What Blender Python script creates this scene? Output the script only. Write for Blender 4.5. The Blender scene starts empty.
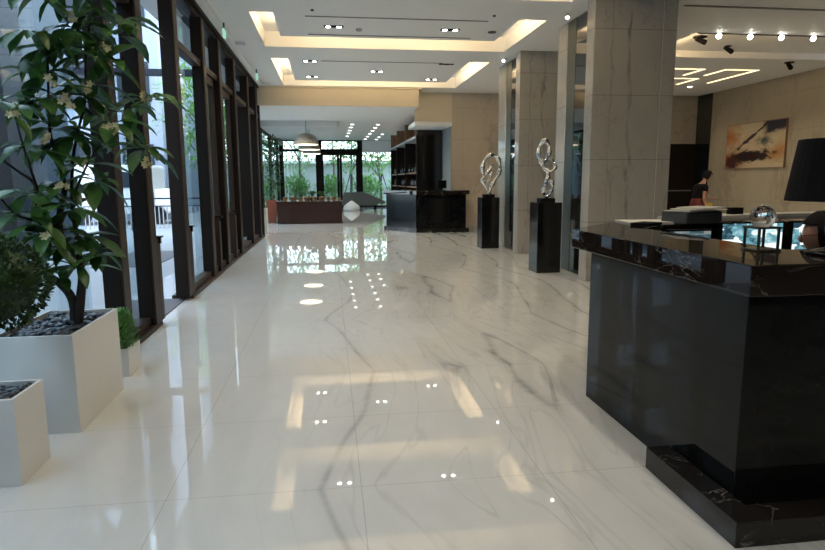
import bpy, bmesh, math, random
from mathutils import Vector, Matrix
random.seed(7)
PI = math.pi
scn = bpy.context.scene
col = scn.collection
R = math.radians

# ------------------------------------------------------------------ node helpers
def new_mat(name):
    m = bpy.data.materials.new(name); m.use_nodes = True
    nt = m.node_tree; nt.nodes.clear()
    out = nt.nodes.new('ShaderNodeOutputMaterial')
    return m, nt, out
def N(nt, t, **k):
    n = nt.nodes.new(t)
    for a, v in k.items():
        if a in n.inputs.keys() if hasattr(n.inputs, 'keys') else False: n.inputs[a].default_value = v
        else: setattr(n, a, v)
    return n
def math_n(nt, op, a, b=None, clamp=False):
    n = nt.nodes.new('ShaderNodeMath'); n.operation = op; n.use_clamp = clamp
    for i, v in enumerate((a, b)):
        if v is None: continue
        if isinstance(v, (int, float)): n.inputs[i].default_value = v
        else: nt.links.new(v, n.inputs[i])
    return n.outputs[0]
def mixc(nt, f, a, b):
    n = nt.nodes.new('ShaderNodeMix'); n.data_type = 'RGBA'
    for i, v in ((0, f), (6, a), (7, b)):
        if isinstance(v, (int, float)): n.inputs[i].default_value = v
        elif isinstance(v, tuple): n.inputs[i].default_value = (*v[:3], 1)
        else: nt.links.new(v, n.inputs[i])
    return n.outputs[2]
def ramp(nt, fac, stops):
    n = nt.nodes.new('ShaderNodeValToRGB'); cr = n.color_ramp
    while len(cr.elements) < len(stops): cr.elements.new(.5)
    for e, (p, c) in zip(cr.elements, stops):
        e.position = p; e.color = (*c, 1) if isinstance(c, tuple) else (c, c, c, 1)
    nt.links.new(fac, n.inputs[0]); return n.outputs[0]
def pos(nt, scale=(1, 1, 1), rot=(0, 0, 0), obj=False):
    g = nt.nodes.new('ShaderNodeTexCoord') if obj else nt.nodes.new('ShaderNodeNewGeometry')
    m = nt.nodes.new('ShaderNodeMapping'); m.inputs['Scale'].default_value = scale; m.inputs['Rotation'].default_value = rot
    nt.links.new(g.outputs['Object' if obj else 'Position'], m.inputs[0]); return m.outputs[0]
def noise(nt, vec, scale, detail=3, rough=.5, dist=0):
    n = nt.nodes.new('ShaderNodeTexNoise'); n.inputs['Scale'].default_value = scale
    n.inputs['Detail'].default_value = detail; n.inputs['Roughness'].default_value = rough; n.inputs['Distortion'].default_value = dist
    nt.links.new(vec, n.inputs['Vector']); return n.outputs[0]
def bsdf(nt, out, color, rough=.5, metal=0., spec=.5, **k):
    b = nt.nodes.new('ShaderNodeBsdfPrincipled')
    for key, v in (('Base Color', color), ('Roughness', rough), ('Metallic', metal), ('Specular IOR Level', spec), *k.items()):
        if isinstance(v, tuple): b.inputs[key].default_value = (*v[:3], 1)
        elif isinstance(v, (int, float)): b.inputs[key].default_value = v
        else: nt.links.new(v, b.inputs[key])
    nt.links.new(b.outputs[0], out.inputs[0]); return b
def srgb(r, g, b):
    f = lambda v: (v/255/12.92) if v/255 <= .04045 else ((v/255+.055)/1.055)**2.4
    return (f(r), f(g), f(b))
def plain(name, c, rough=.5, metal=0., spec=.5, var=.06, scale=8, bump=0):
    m, nt, out = new_mat(name)
    v = pos(nt, obj=True); n = noise(nt, v, scale)
    cc = mixc(nt, n, tuple(x*(1-var) for x in c), tuple(min(1, x*(1+var)) for x in c))
    b = bsdf(nt, out, cc, rough, metal, spec)
    if bump:
        bp = nt.nodes.new('ShaderNodeBump'); bp.inputs['Strength'].default_value = bump; bp.inputs['Distance'].default_value = .01
        nt.links.new(noise(nt, v, scale*4), bp.inputs['Height']); nt.links.new(bp.outputs[0], b.inputs['Normal'])
    return m
def emit(name, c, s):
    m, nt, out = new_mat(name); e = nt.nodes.new('ShaderNodeEmission')
    e.inputs[0].default_value = (*c, 1); e.inputs[1].default_value = s; nt.links.new(e.outputs[0], out.inputs[0]); return m
def ridge(nt, n, w):   # thin line where noise crosses .5
    a = math_n(nt, 'ABSOLUTE', math_n(nt, 'SUBTRACT', n, .5))
    return math_n(nt, 'SUBTRACT', 1, math_n(nt, 'DIVIDE', a, w), True)
def line_mask(nt, coord, period, offset, w):
    f = math_n(nt, 'FRACT', math_n(nt, 'DIVIDE', math_n(nt, 'SUBTRACT', coord, offset), period))
    a = math_n(nt, 'ABSOLUTE', math_n(nt, 'SUBTRACT', f, .5))
    return math_n(nt, 'GREATER_THAN', a, .5 - w/period/2)

def floor_mat():
    m, nt, out = new_mat('polished_white_marble')
    g = nt.nodes.new('ShaderNodeNewGeometry'); s = nt.nodes.new('ShaderNodeSeparateXYZ'); nt.links.new(g.outputs['Position'], s.inputs[0])
    X, Y, Z = s.outputs
    # diagonal flow: shear x by y, then stretch along the vein direction
    # book-matched slabs: the vein direction mirrors at every second cross joint
    yp = math_n(nt, 'PINGPONG', math_n(nt, 'SUBTRACT', Y, 2.86), 1.87)
    low = noise(nt, g.outputs['Position'], .55, 1, .4)
    sh = math_n(nt, 'ADD', math_n(nt, 'ADD', X, math_n(nt, 'MULTIPLY', yp, -.17)), math_n(nt, 'MULTIPLY', low, .35))
    def vec(ys, off):
        cx = nt.nodes.new('ShaderNodeCombineXYZ')
        nt.links.new(sh, cx.inputs[0]); nt.links.new(math_n(nt, 'MULTIPLY', yp, ys), cx.inputs[1]); cx.inputs[2].default_value = off
        return cx.outputs[0]
    nA = noise(nt, vec(.10, 1.3), 2.1, .7, .4); nB = noise(nt, vec(.14, 7.7), 4.3, 2, .5)
    v1 = ridge(nt, nA, .018); halo = ridge(nt, nA, .075); v2 = ridge(nt, nB, .020)
    side = ramp(nt, math_n(nt, 'MULTIPLY', math_n(nt, 'ADD', X, 1.2), .4), [(.10, .15), (.42, 1.0)])
    brk = ramp(nt, noise(nt, g.outputs['Position'], 2.6, 4, .65), [(.36, .30), (.62, 1.0)])
    mask = math_n(nt, 'MULTIPLY', math_n(nt, 'MULTIPLY', ramp(nt, noise(nt, vec(.05, 3.1), .9, 1), [(.36, .15), (.52, 1.0)]), brk), side)
    fine = noise(nt, vec(.35, 2.0), 7, 4, .6)
    veins = math_n(nt, 'ADD', math_n(nt, 'MULTIPLY', math_n(nt, 'MULTIPLY', v1, .55), mask), math_n(nt, 'MULTIPLY', math_n(nt, 'MULTIPLY', v2, .25), mask))
    veins = math_n(nt, 'ADD', veins, math_n(nt, 'MULTIPLY', math_n(nt, 'MULTIPLY', halo, .20), mask), True)
    base = mixc(nt, fine, (.53, .545, .525), (.63, .64, .62))
    c = mixc(nt, veins, base, (.20, .205, .205))
    gx = line_mask(nt, X, .93, .12, .005); gy = line_mask(nt, Y, .93, 2.86, .005)
    grout = math_n(nt, 'MAXIMUM', gx, gy)
    c = mixc(nt, math_n(nt, 'MULTIPLY', grout, .55), c, (.33, .32, .29))
    b = bsdf(nt, out, c, .022, 0, .5)
    return m

def pier_mat():
    m, nt, out = new_mat('grey_beige_marble')
    g = nt.nodes.new('ShaderNodeNewGeometry'); s = nt.nodes.new('ShaderNodeSeparateXYZ'); nt.links.new(g.outputs['Position'], s.inputs[0])
    X, Y, Z = s.outputs
    v = pos(nt, (1, 1, .45)); w = noise(nt, v, 1.6, 3, .6, .4); w2 = noise(nt, v, 7, 3, .6)
    c = mixc(nt, noise(nt, v, 4, 5, .6), (.35, .345, .32), (.44, .435, .405))
    for x0, amp, wd, st in ((4.02, .55, .035, .8), (4.62, .7, .02, .35), (3.72, .6, .02, .4)):
        d = math_n(nt, 'ABSOLUTE', math_n(nt, 'SUBTRACT', X, math_n(nt, 'ADD', x0, math_n(nt, 'MULTIPLY', w, amp))))
        k = math_n(nt, 'SUBTRACT', 1, math_n(nt, 'DIVIDE', d, wd), True)
        k = math_n(nt, 'MULTIPLY', math_n(nt, 'MULTIPLY', k, ramp(nt, w2, [(.38, .1), (.6, 1.)])), st)
        c = mixc(nt, k, c, (.14, .135, .125))
    n2 = ridge(nt, noise(nt, v, 2.2, 4, .6, .5), .010)
    c = mixc(nt, math_n(nt, 'MULTIPLY', n2, .28), c, (.18, .16, .14))
    jz = math_n(nt, 'MAXIMUM', line_mask(nt, Z, .9, .88, .010), math_n(nt, 'LESS_THAN', math_n(nt, 'ABSOLUTE', math_n(nt, 'SUBTRACT', X, 3.99)), .003))
    c = mixc(nt, math_n(nt, 'MULTIPLY', jz, .55), c, (.13, .115, .10))
    bsdf(nt, out, c, .12, 0, .4); return m

def wall_marble(name, c1, c2, vein, rough=.18, period=.9, off=.88, joints=True, vs=.5, axis=None, joff=0, jper=1.3):
    m, nt, out = new_mat(name)
    g = nt.nodes.new('ShaderNodeNewGeometry'); s = nt.nodes.new('ShaderNodeSeparateXYZ'); nt.links.new(g.outputs['Position'], s.inputs[0])
    X, Y, Z = s.outputs
    v = pos(nt, (1, 1, .38), (0, R(8), 0))
    n1 = ridge(nt, noise(nt, v, 1.3, 4, .55, .4), .028); n2 = ridge(nt, noise(nt, v, 3.1, 4, .6, .6), .03)
    mask = ramp(nt, noise(nt, v, .9, 2), [(.40, 0.), (.56, 1.)])
    f = noise(nt, v, 5, 5, .6)
    c = mixc(nt, f, c1, c2)
    veins = math_n(nt, 'MULTIPLY', math_n(nt, 'ADD', math_n(nt, 'MULTIPLY', n1, 1.0), math_n(nt, 'MULTIPLY', n2, .6)), mask, True)
    c = mixc(nt, math_n(nt, 'MULTIPLY', veins, vs), c, vein)
    if joints:
        c = mixc(nt, math_n(nt, 'MULTIPLY', line_mask(nt, Z, period, off, .008), .5), c, tuple(x*.45 for x in c1))
        if axis is not None:
            c = mixc(nt, math_n(nt, 'MULTIPLY', line_mask(nt, (X, Y)[axis], jper, joff, .006), .45), c, tuple(x*.45 for x in c1))
    bsdf(nt, out, c, rough, 0, .4)
    return m

def black_stone(name, vein=.5, rough=.06, base=(.006, .006, .0065), spec=.5):
    m, nt, out = new_mat(name)
    v = pos(nt, (1, 1, 1.6))
    n1 = ridge(nt, noise(nt, v, 3.0, 4, .6, 1.0), .012)
    mask = ramp(nt, noise(nt, v, 2.2, 2), [(.5, 0.), (.64, 1.)])
    brown = mixc(nt, noise(nt, v, 5, 4, .65), base, tuple(x*3.2+.004 for x in base))
    c = mixc(nt, math_n(nt, 'MULTIPLY', math_n(nt, 'MULTIPLY', n1, mask), vein), brown, (.30, .28, .25))
    bsdf(nt, out, c, rough, 0, spec); return m

def glass_mat(name='window_glass', tint=(.86, .93, .95), refl=.6):
    m, nt, out = new_mat(name)
    t = nt.nodes.new('ShaderNodeBsdfTransparent'); t.inputs[0].default_value = (*tint, 1)
    g = nt.nodes.new('ShaderNodeBsdfGlossy'); g.inputs['Roughness'].default_value = .0; g.inputs[0].default_value = (.95, .97, 1, 1)
    lw = nt.nodes.new('ShaderNodeLayerWeight'); lw.inputs['Blend'].default_value = .5
    p = math_n(nt, 'POWER', lw.outputs['Facing'], 4.5)
    f = math_n(nt, 'ADD', math_n(nt, 'MULTIPLY', p, refl), .035, True)
    mx = nt.nodes.new('ShaderNodeMixShader'); nt.links.new(f, mx.inputs[0]); nt.links.new(t.outputs[0], mx.inputs[1]); nt.links.new(g.outputs[0], mx.inputs[2])
    nt.links.new(mx.outputs[0], out.inputs[0]); return m

def leaf_mat(name, c1, c2, rough=.38, trans=.25):
    m, nt, out = new_mat(name)
    v = pos(nt); n = noise(nt, v, 9, 2)
    c = mixc(nt, ramp(nt, n, [(.3, 0.), (.7, 1.)]), c1, c2)
    b = bsdf(nt, out, c, rough, 0, .5)
    t = nt.nodes.new('ShaderNodeBsdfTranslucent'); nt.links.new(c, t.inputs[0])
    mx = nt.nodes.new('ShaderNodeMixShader'); mx.inputs[0].default_value = trans
    nt.links.new(b.outputs[0], mx.inputs[1]); nt.links.new(t.outputs[0], mx.inputs[2]); nt.links.new(mx.outputs[0], out.inputs[0])
    return m

M = {}
M['floor'] = floor_mat()
M['ceiling'] = plain('ceiling_paint', (.87, .87, .85), .6, spec=.2, var=.015, scale=1.5)
M['ceiling_warm'] = M['ceiling']
M['pier'] = pier_mat()
M['far_marble'] = wall_marble('beige_marble_panels', (.47, .41, .33), (.54, .475, .39), (.28, .23, .18), .2, .9, .88, vs=.4, axis=0, joff=.2, jper=1.25)
M['right_marble'] = wall_marble('warm_beige_marble_panels', (.38, .315, .22), (.45, .38, .27), (.24, .19, .13), .25, .9, .88, vs=.5, axis=1, joff=.3, jper=1.3)
M['warm_paint'] = plain('warm_cream_paint', (.62, .55, .42), .6, spec=.2, var=.02)
M['side_grey'] = plain('blue_grey_panel', (.25, .29, .30), .3)
M['dark_frame'] = plain('dark_bronze_frame', (.013, .009, .007), .5, 0, .12, var=.25, scale=20)
M['brown_frame'] = plain('brown_wood_frame', (.032, .019, .013), .45, 0, .2, var=.2, scale=14)  # wood colour; also paints the warm-lit sides of the mullions
M['black_paint'] = plain('black_lacquer', (.006, .006, .006), .12, 0, .5)
M['bar_body'] = plain('bar_front_panel', (.005, .006, .007), .12, 0, .22)
M['counter_top'] = black_stone('black_veined_marble', .7, .02, (.006, .0045, .0035), .45)
M['counter_body'] = black_stone('black_glossy_panel', .0, .02, (.0022, .0028, .0026), .2)
M['plinth'] = black_stone('black_plinth_marble', .8, .10, (.006, .005, .0045), .35)
M['mirror_glass'] = plain('dark_mirror_glass', (.010, .014, .014), .02, 0, .8)
M['green_edge'] = plain('dark_green_grey_metal', (.055, .07, .062), .3, .3)
M['glass'] = glass_mat()
M['white_planter'] = plain('off_white_lacquer', (.70, .69, .65), .35, 0, .4, var=.02)
M['pebble'] = plain('grey_black_pebble', (.022, .026, .032), .3, 0, .5, var=.8, scale=22)
M['soil'] = plain('dark_soil', (.02, .016, .012), .9)
M['leaf_dark'] = leaf_mat('frangipani_leaf', (.018, .065, .018), (.075, .18, .035))
M['leaf_ball'] = leaf_mat('boxwood_leaf', (.006, .026, .006), (.035, .09, .016), .5, .15)
M['leaf_bright'] = leaf_mat('bright_shrub_leaf', (.05, .17, .03), (.16, .36, .07), .5, .3)
M['leaf_palm'] = leaf_mat('indoor_tree_leaf', (.012, .05, .012), (.05, .13, .03), .5, .2)
M['leaf_out'] = leaf_mat('garden_leaf', (.09, .25, .05), (.30, .50, .16), .6, .35)
M['leaf_pale'] = leaf_mat('pale_garden_leaf', (.22, .36, .15), (.55, .66, .42), .6, .4)
M['bark'] = plain('dark_bark', (.028, .018, .012), .7, var=.4, scale=20, bump=.3)
M['bark_pale'] = plain('pale_bark', (.16, .13, .10), .8, var=.3, scale=10)
M['petal'] = plain('cream_yellow_petal', (.72, .62, .36), .5, var=.12, scale=30)
M['chrome'] = plain('polished_silver', (.80, .80, .79), .07, 1, .5, var=.04)
M['red_wood'] = plain('dark_red_wood', (.022, .0065, .005), .25, 0, .5, var=.3, scale=5)
M['terracotta'] = plain('red_terracotta', (.19, .045, .02), .5)
M['grey_fabric'] = plain('grey_upholstery', (.13, .135, .13), .8, var=.15)
M['white_fabric'] = plain('white_cloth', (.75, .77, .78), .8)
M['paper'] = plain('white_paper', (.62, .60, .55), .6)
M['file_grey'] = plain('slate_grey_plastic', (.055, .068, .072), .5)
M['black_matte'] = plain('black_fabric', (.006, .006, .007), .85, 0, .15)
M['gold'] = plain('gold_metal', (.55, .38, .18), .25, 1)
M['brass_green'] = plain('aged_brass', (.13, .13, .085), .35, .7)
M['skin'] = plain('skin', (.42, .22, .14), .55, var=.05)
M['hair'] = plain('black_hair', (.006, .004, .004), .75, 0, .15)
M['maroon'] = plain('maroon_cloth', (.14, .018, .012), .7)
M['yellow'] = plain('yellow_card', (.50, .30, .06), .6)
M['led_warm'] = emit('warm_led_strip', (1, .72, .38), 1.6)
M['lamp_white'] = emit('lit_lamp_lens', (1, .94, .82), 18)
M['lamp_far'] = emit('lit_downlight_lens', (1, .95, .86), 3.5)
M['lamp_off'] = plain('dull_lamp_lens', (.35, .35, .33), .2, .5)
M['pendant'] = plain('grey_beige_pendant_shell', (.28, .26, .22), .5)
M['pendant_in'] = emit('pendant_glow', (1, .84, .60), 3)
M['shelf_wood'] = plain('brown_shelf_wood', (.22, .11, .05), .4, var=.3)
M['exit_green'] = emit('exit_sign_face', (.45, .9, .68), .45)
M['pave'] = plain('pale_pavement', (.27, .295, .31), .8, var=.1, scale=2)
M['mat_grey'] = plain('dark_grey_door_mat', (.12, .125, .135), .9)
M['out_wall'] = wall_marble('blue_grey_cladding', (.042, .060, .080), (.056, .076, .098), (.035, .05, .065), .6, 1.2, 0, vs=.1, axis=1, jper=1.8)
M['out_dark'] = plain('dark_blue_cladding', (.018, .026, .036), .6, 0, .2)
M['out_light'] = plain('pale_blue_render', (.22, .26, .33), .8)
M['garden_wall'] = plain('pale_grey_render', (.38, .395, .41), .9)
M['white_paint'] = plain('white_paint', (.66, .66, .66), .6)
M['slot_grey'] = plain('plain_slot_grey', (.20, .20, .195), .7)  # plain grey for the air slots and the door rail
M['grass'] = plain('garden_soil_cover', (.10, .16, .06), .9)
M['bread'] = plain('golden_brown_crust', (.14, .075, .035), .7, var=.6, scale=15)
M['basket'] = plain('woven_wicker', (.20, .12, .06), .8, var=.4, scale=40)

# ------------------------------------------------------------------ mesh builder
class MB:
    def __init__(s): s.bm = bmesh.new()
    def box(s, x0, x1, y0, y1, z0, z1, bev=0):
        t = bmesh.new() if bev else s.bm
        v = [t.verts.new((x, y, z)) for x in (x0, x1) for y in (y0, y1) for z in (z0, z1)]
        for f in ((0, 1, 3, 2), (4, 6, 7, 5), (0, 4, 5, 1), (2, 3, 7, 6), (0, 2, 6, 4), (1, 5, 7, 3)):
            t.faces.new([v[i] for i in f])
        if bev:
            bmesh.ops.bevel(t, geom=list(t.edges), offset=bev, segments=2, profile=.6, affect='EDGES')
            s._merge(t)
        return s
    def _merge(s, t):
        me = bpy.data.meshes.new('tmp'); t.to_mesh(me); t.free(); s.bm.from_mesh(me); bpy.data.meshes.remove(me)
    def prism(s, poly, z0, z1, bev=0):
        t = bmesh.new()
        a = [t.verts.new((x, y, z0)) for x, y in poly]; b = [t.verts.new((x, y, z1)) for x, y in poly]
        n = len(poly)
        t.faces.new(a[::-1]); t.faces.new(b)
        for i in range(n): t.faces.new((a[i], a[(i+1) % n], b[(i+1) % n], b[i]))
        bmesh.ops.recalc_face_normals(t, faces=t.faces)
        if bev: bmesh.ops.bevel(t, geom=list(t.edges), offset=bev, segments=2, profile=.6, affect='EDGES')
        s._merge(t); return s
    def quad(s, *p):
        s.bm.faces.new([s.bm.verts.new(q) for q in p]); return s
    def tube(s, path, rad, n=8, cap=True, closed=False):
        pts = [Vector(p) for p in path]; m = len(pts)
        rs = rad if isinstance(rad, (list, tuple)) else [rad]*m
        rings = []; prev = None
        for i, p in enumerate(pts):
            if closed: d = pts[(i+1) % m]-pts[(i-1) % m]
            else: d = pts[min(i+1, m-1)]-pts[max(i-1, 0)]
            d.normalize()
            if prev is None:
                u = d.cross(Vector((0, 0, 1)));
                if u.length < .05: u = d.cross(Vector((0, 1, 0)))
            else: u = prev-d*prev.dot(d)
            u.normalize(); prev = u; w = d.cross(u)
            rings.append([s.bm.verts.new(p+(u*math.cos(2*PI*k/n)+w*math.sin(2*PI*k/n))*rs[i]) for k in range(n)])
        for i in range(m if closed else m-1):
            a, b = rings[i], rings[(i+1) % m]
            for k in range(n): s.bm.faces.new((a[k], a[(k+1) % n], b[(k+1) % n], b[k]))
        if cap and not closed:
            s.bm.faces.new(rings[0][::-1]); s.bm.faces.new(rings[-1])
        return s
    def lathe(s, prof, c, n=24):
        rings = []
        for r, z in prof:
            rings.append([s.bm.verts.new((c[0]+max(r, 1e-4)*math.cos(2*PI*k/n), c[1]+max(r, 1e-4)*math.sin(2*PI*k/n), c[2]+z)) for k in range(n)])
        for a, b in zip(rings, rings[1:]):
            for k in range(n): s.bm.faces.new((a[k], a[(k+1) % n], b[(k+1) % n], b[k]))
        s.bm.faces.new(rings[0][::-1]); s.bm.faces.new(rings[-1]); return s
    def ball(s, c, r, sx=1, sy=1, sz=1, u=12, v=8, rot=None):
        mt = Matrix.Translation(c) @ (rot if rot else Matrix.Identity(4)) @ Matrix.Diagonal((r*sx, r*sy, r*sz, 1))
        bmesh.ops.create_uvsphere(s.bm, u_segments=u, v_segments=v, radius=1, matrix=mt); return s
    def build(s, name, mat, parent=None, loc=None, smooth=False):
        """one linked mesh object; vertices are given in world coordinates"""
        o_ = Vector(OFF.get(parent.name, (0, 0, 0))) if parent else Vector(loc or (0, 0, 0))
        for v in s.bm.verts: v.co -= o_
        bmesh.ops.recalc_face_normals(s.bm, faces=s.bm.faces)
        me = bpy.data.meshes.new(name); s.bm.to_mesh(me); s.bm.free()
        if smooth:
            for p in me.polygons: p.use_smooth = True
        me.materials.append(mat)
        o = bpy.data.objects.new(name, me); col.objects.link(o)
        if parent: o.parent = parent; OFF[o.name] = tuple(o_)
        else: o.location = o_; OFF[o.name] = tuple(o_)
        return o
OFF = {}
def tag(o, label=None, cat=None, group=None, kind=None):
    for k, v in (('label', label), ('category', cat), ('group', group), ('kind', kind)):
        if v: o[k] = v
    return o
def thing(name, loc, label, cat, group=None, kind=None):
    o = bpy.data.objects.new(name, None); col.objects.link(o); o.location = loc; o.empty_display_size = .1
    OFF[o.name] = tuple(loc); return tag(o, label, cat, group, kind)
def struct(o): o['kind'] = 'structure'; return o
def copy_tree(o, loc, label=None, group=None, name=None):
    def rec(s, par):
        c = s.copy(); col.objects.link(c)
        if par: c.parent = par
        for ch in s.children: rec(ch, c)
        return c
    c = rec(o, None); c.location = loc
    if label: c['label'] = label
    if group: c['group'] = group
    return c

# ------------------------------------------------------------------ FLOOR
XG = -1.80     # inner face of the mullions of the left glazing
struct(MB().box(-2.62, 11.5, -5, 35.1, -.12, 0).build('floor', M['floor']))

# ------------------------------------------------------------------ CEILING (height field with coves)
def ceil_h(x, y):
    if y > 17.3:
        if x < 2.5:
            if y < 21.45: return 3.5
            if 23.7 < y < 30.1 and x < .36: return 3.5
            return 3.72
        if x < 3.6 and y < 18.1: return 4.0
        if x < 3.6: return 3.72
        return 4.0
    for y0, y1 in TRAYS:          # U-shaped coves
        if y0 < y < y1 and -1.12 < x < 3.50:
            if x < -.66 or x > 2.96 or y > y1-.92: return 4.28
    if -1.66 < x < -1.46:
        for y0, y1 in ((9.2, 12.22), (13.1, 16.9), (5.8, 8.8)):
            if y0 < y < y1: return 4.06
    if 6.38 < x < 11.5 and 10.42 < y < 12.43: return 4.13
    return 4.0
TRAYS = [(2.95, 5.42), (6.42, 8.86), (9.88, 12.31), (13.42, 17.12)]
xs = sorted({-2.6, -1.66, -1.46, -1.12, -.66, .36, 2.5, 2.96, 3.5, 3.6, 6.38, 11.5})
ys = sorted({-5, 2.95, 4.5, 5.42, 5.8, 6.42, 7.94, 8.8, 8.86, 9.2, 9.88, 11.39, 12.22, 12.31, 10.42, 12.43, 13.1, 13.42, 16.2, 16.9, 17.12, 17.3, 18.1, 21.45, 23.7, 30.1, 35.1})
mb = MB()
for i in range(len(xs)-1):
    for j in range(len(ys)-1):
        x0, x1, y0, y1 = xs[i], xs[i+1], ys[j], ys[j+1]
        h = ceil_h((x0+x1)/2, (y0+y1)/2)
        mb.quad((x0, y0, h), (x1, y0, h), (x1, y1, h), (x0, y1, h))
        if i+1 < len(xs)-1:
            h2 = ceil_h((x1+xs[i+2])/2, (y0+y1)/2)
            if h2 != h: mb.quad((x1, y0, h), (x1, y1, h), (x1, y1, h2), (x1, y0, h2))
        if j+1 < len(ys)-1:
            h2 = ceil_h((x0+x1)/2, (y1+ys[j+2])/2)
            if h2 != h: mb.quad((x0, y1, h), (x1, y1, h), (x1, y1, h2), (x0, y1, h2))
# roof deck above everything, so the ceiling has real thickness
mb.box(-2.6, 11.5, -5, 35.1, 4.42, 4.6)
ceiling = struct(mb.build('ceiling', M['ceiling']))
# cove lips (hide the light strips)
mb = MB()
for y0, y1 in TRAYS:
    mb.box(-.78, -.66, y0, y1-.92, 4.02, 4.06)
    mb.box(2.96, 3.08, y0, y1-.92, 4.02, 4.06)
    mb.box(-.78, 3.08, y1-.92, y1-.80, 4.02, 4.06)
struct(mb.build('trim_1', M['ceiling']))
# warm painted drop face between upper and lower ceiling
struct(MB().box(-1.84, 2.52, 17.27, 17.305, 3.505, 3.995).build('trim_2', M['warm_paint']))
# shallow cornice at the top of that face
struct(MB().box(-1.84, 2.60, 17.20, 17.27, 3.96, 3.998).build('trim_3', M['warm_paint']))

def area(name, loc, sx, sy, power, color, rot=(0, 0, 0), spread=None):
    l = bpy.data.lights.new(name, 'AREA'); l.shape = 'RECTANGLE'; l.size = sx; l.size_y = sy
    l.energy = power; l.color = color
    if spread: l.spread = spread
    o = bpy.data.objects.new(name, l); col.objects.link(o); o.location = loc; o.rotation_euler = rot; return o
WARM = (1, .71, .39)
CP = 6.0
for y0, y1 in TRAYS:
    L = y1-.92-y0
    area('cove_light', (-.72, (y0+y1-.92)/2, 4.07), .08, L-.05, CP*L, WARM, (PI, R(-38), 0))
    area('cove_light', (3.02, (y0+y1-.92)/2, 4.07), .08, L-.05, CP*L, WARM, (PI, R(38), 0))
    area('cove_light', (1.17, y1-.86, 4.07), 3.7, .08, CP*3.7, WARM, (PI-R(38), 0, 0))

# ------------------------------------------------------------------ WALLS
# left header above the glazing
struct(MB().box(-2.10, -1.79, -5, 17.3, 3.94, 4.0).box(-2.10, -1.84, -5, 17.3, 3.86, 3.94).build('trim_4', M['dark_frame']))
struct(MB().box(-2.62, -1.80, 17.28, 17.42, 0, 3.86).build('wall_left_return', M['dark_frame']))
struct(MB().box(-2.05, -1.785, -5, 6.66, 0, .045).box(-2.05, -1.785, 8.15, 17.3, 0, .045).build('trim_5', M['brown_frame']))
# near wall behind the camera, right walls
struct(MB().box(-2.6, 11.5, -5.2, -5, 0, 4.0).build('wall_back', M['pier']))
struct(MB().box(11.3, 11.5, -5, 17.36, 0, 4.0).build('wall_right', M['right_marble']))
# dark glazed slot at the far end of the right wall
w = struct(MB().box(11.29, 11.5, 17.36, 18.1, 0, 4.0).build('window_9', M['mirror_glass']))
struct(MB().box(3.60, 11.5, 18.1, 18.3, 0, 4.0).build('wall_far', M['far_marble']))
struct(MB().box(3.60, 3.80, 18.3, 35.1, 0, 3.72).build('wall_far_right', M['garden_wall']))
struct(MB().box(3.585, 3.60, 18.11, 19.6, 0, 3.06).build('trim_6', M['side_grey']))
# warm wall and soffit over the far bar
struct(MB().box(2.5, 3.6, 18.07, 18.095, 3.18, 3.998).build('wall_over_bar', M['warm_paint']))
struct(MB().box(2.5, 3.6, 18.05, 19.5, 3.06, 3.18).build('trim_7', M['ceiling']))
# marble skirting
struct(MB().box(3.6, 10.3, 18.06, 18.1, 0, .12).build('baseboard_far', M['pier']))
# double door in the far reception wall
d = struct(MB().box(10.1, 11.29, 18.04, 18.10, 0, 2.56).build('door_2', M['dark_frame']))
MB().box(10.15, 11.2, 18.005, 18.04, 1.12, 1.15).build('door_rail', M['slot_grey'], d)
# lower ceiling zone, left glazing (wider bay)
for k, (a, b) in enumerate(((17.42, 20.6), (20.6, 24.4), (24.4, 28.2), (28.2, 32), (32, 34.9))):
    f = MB(); f.box(-2.60, -2.48, b-.10, b, 0, 3.5); f.box(-2.60, -2.50, a, b, 3.42, 3.72); f.box(-2.60, -2.50, a, b, 0, .08); f.box(-2.60, -2.52, a, b, 2.95, 3.05)
    w = struct(f.build('window_%d' % (20+k), M['dark_frame']))
    MB().box(-2.565, -2.555, a, b-.1, .08, 3.42).build('pane', M['glass'], w)

# ------------------------------------------------------------------ LEFT GLAZING (X = -1.8 .. -2.03)
mull = [(-3.4, .2), (-1.5, .2), (.4, .2), (2.2, .2), (5.53, .20), (6.44, .22), (7.97, .22), (9.72, .22), (11.10, .26), (12.80, .22), (14.79, .26), (16.40, .3)]
for i, (y, d) in enumerate(mull):
    ynext = mull[i+1][0] if i+1 < len(mull) else 17.28
    f = MB().box(-1.955, XG, y, y+d, 0.045, 3.87, .006)
    w = struct(f.build('window_%d' % (i+1), M['dark_frame']))
    MB().box(XG-.002, XG+.012, y+.012, y+d-.012, .05, 3.87, .003).build('warm_lit_side', M['brown_frame'], w)  # brown face paints warm hall light onto the mullion side
    a, b = y+d, ynext
    gx = -2.06 if y == 2.2 else -1.93
    if i not in (5,):       # bay 6 is the open doorway
        MB().box(gx-.006, gx+.006, a, b, .12, 3.80).build('pane', M['glass'], w)
        MB().box(-1.97, -1.84, a, b, .045, .13, .005).build('sill', M['brown_frame'], w)
        if y > 5 : MB().box(-1.96, -1.83, a, b, 3.17, 3.26, .005).build('transom', M['brown_frame'], w)
    if y in (9.72, 11.10):  # door leaves of the second entrance
        MB().box(-1.96, -1.88, a+.05, a+.16, .13, 3.17).box(-1.96, -1.88, b-.2, b-.08, .13, 3.17).box(-1.96, -1.88, a+.16, b-.2, 3.05, 3.17).build('door_leaf_frame', M['brown_frame'], w)
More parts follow.
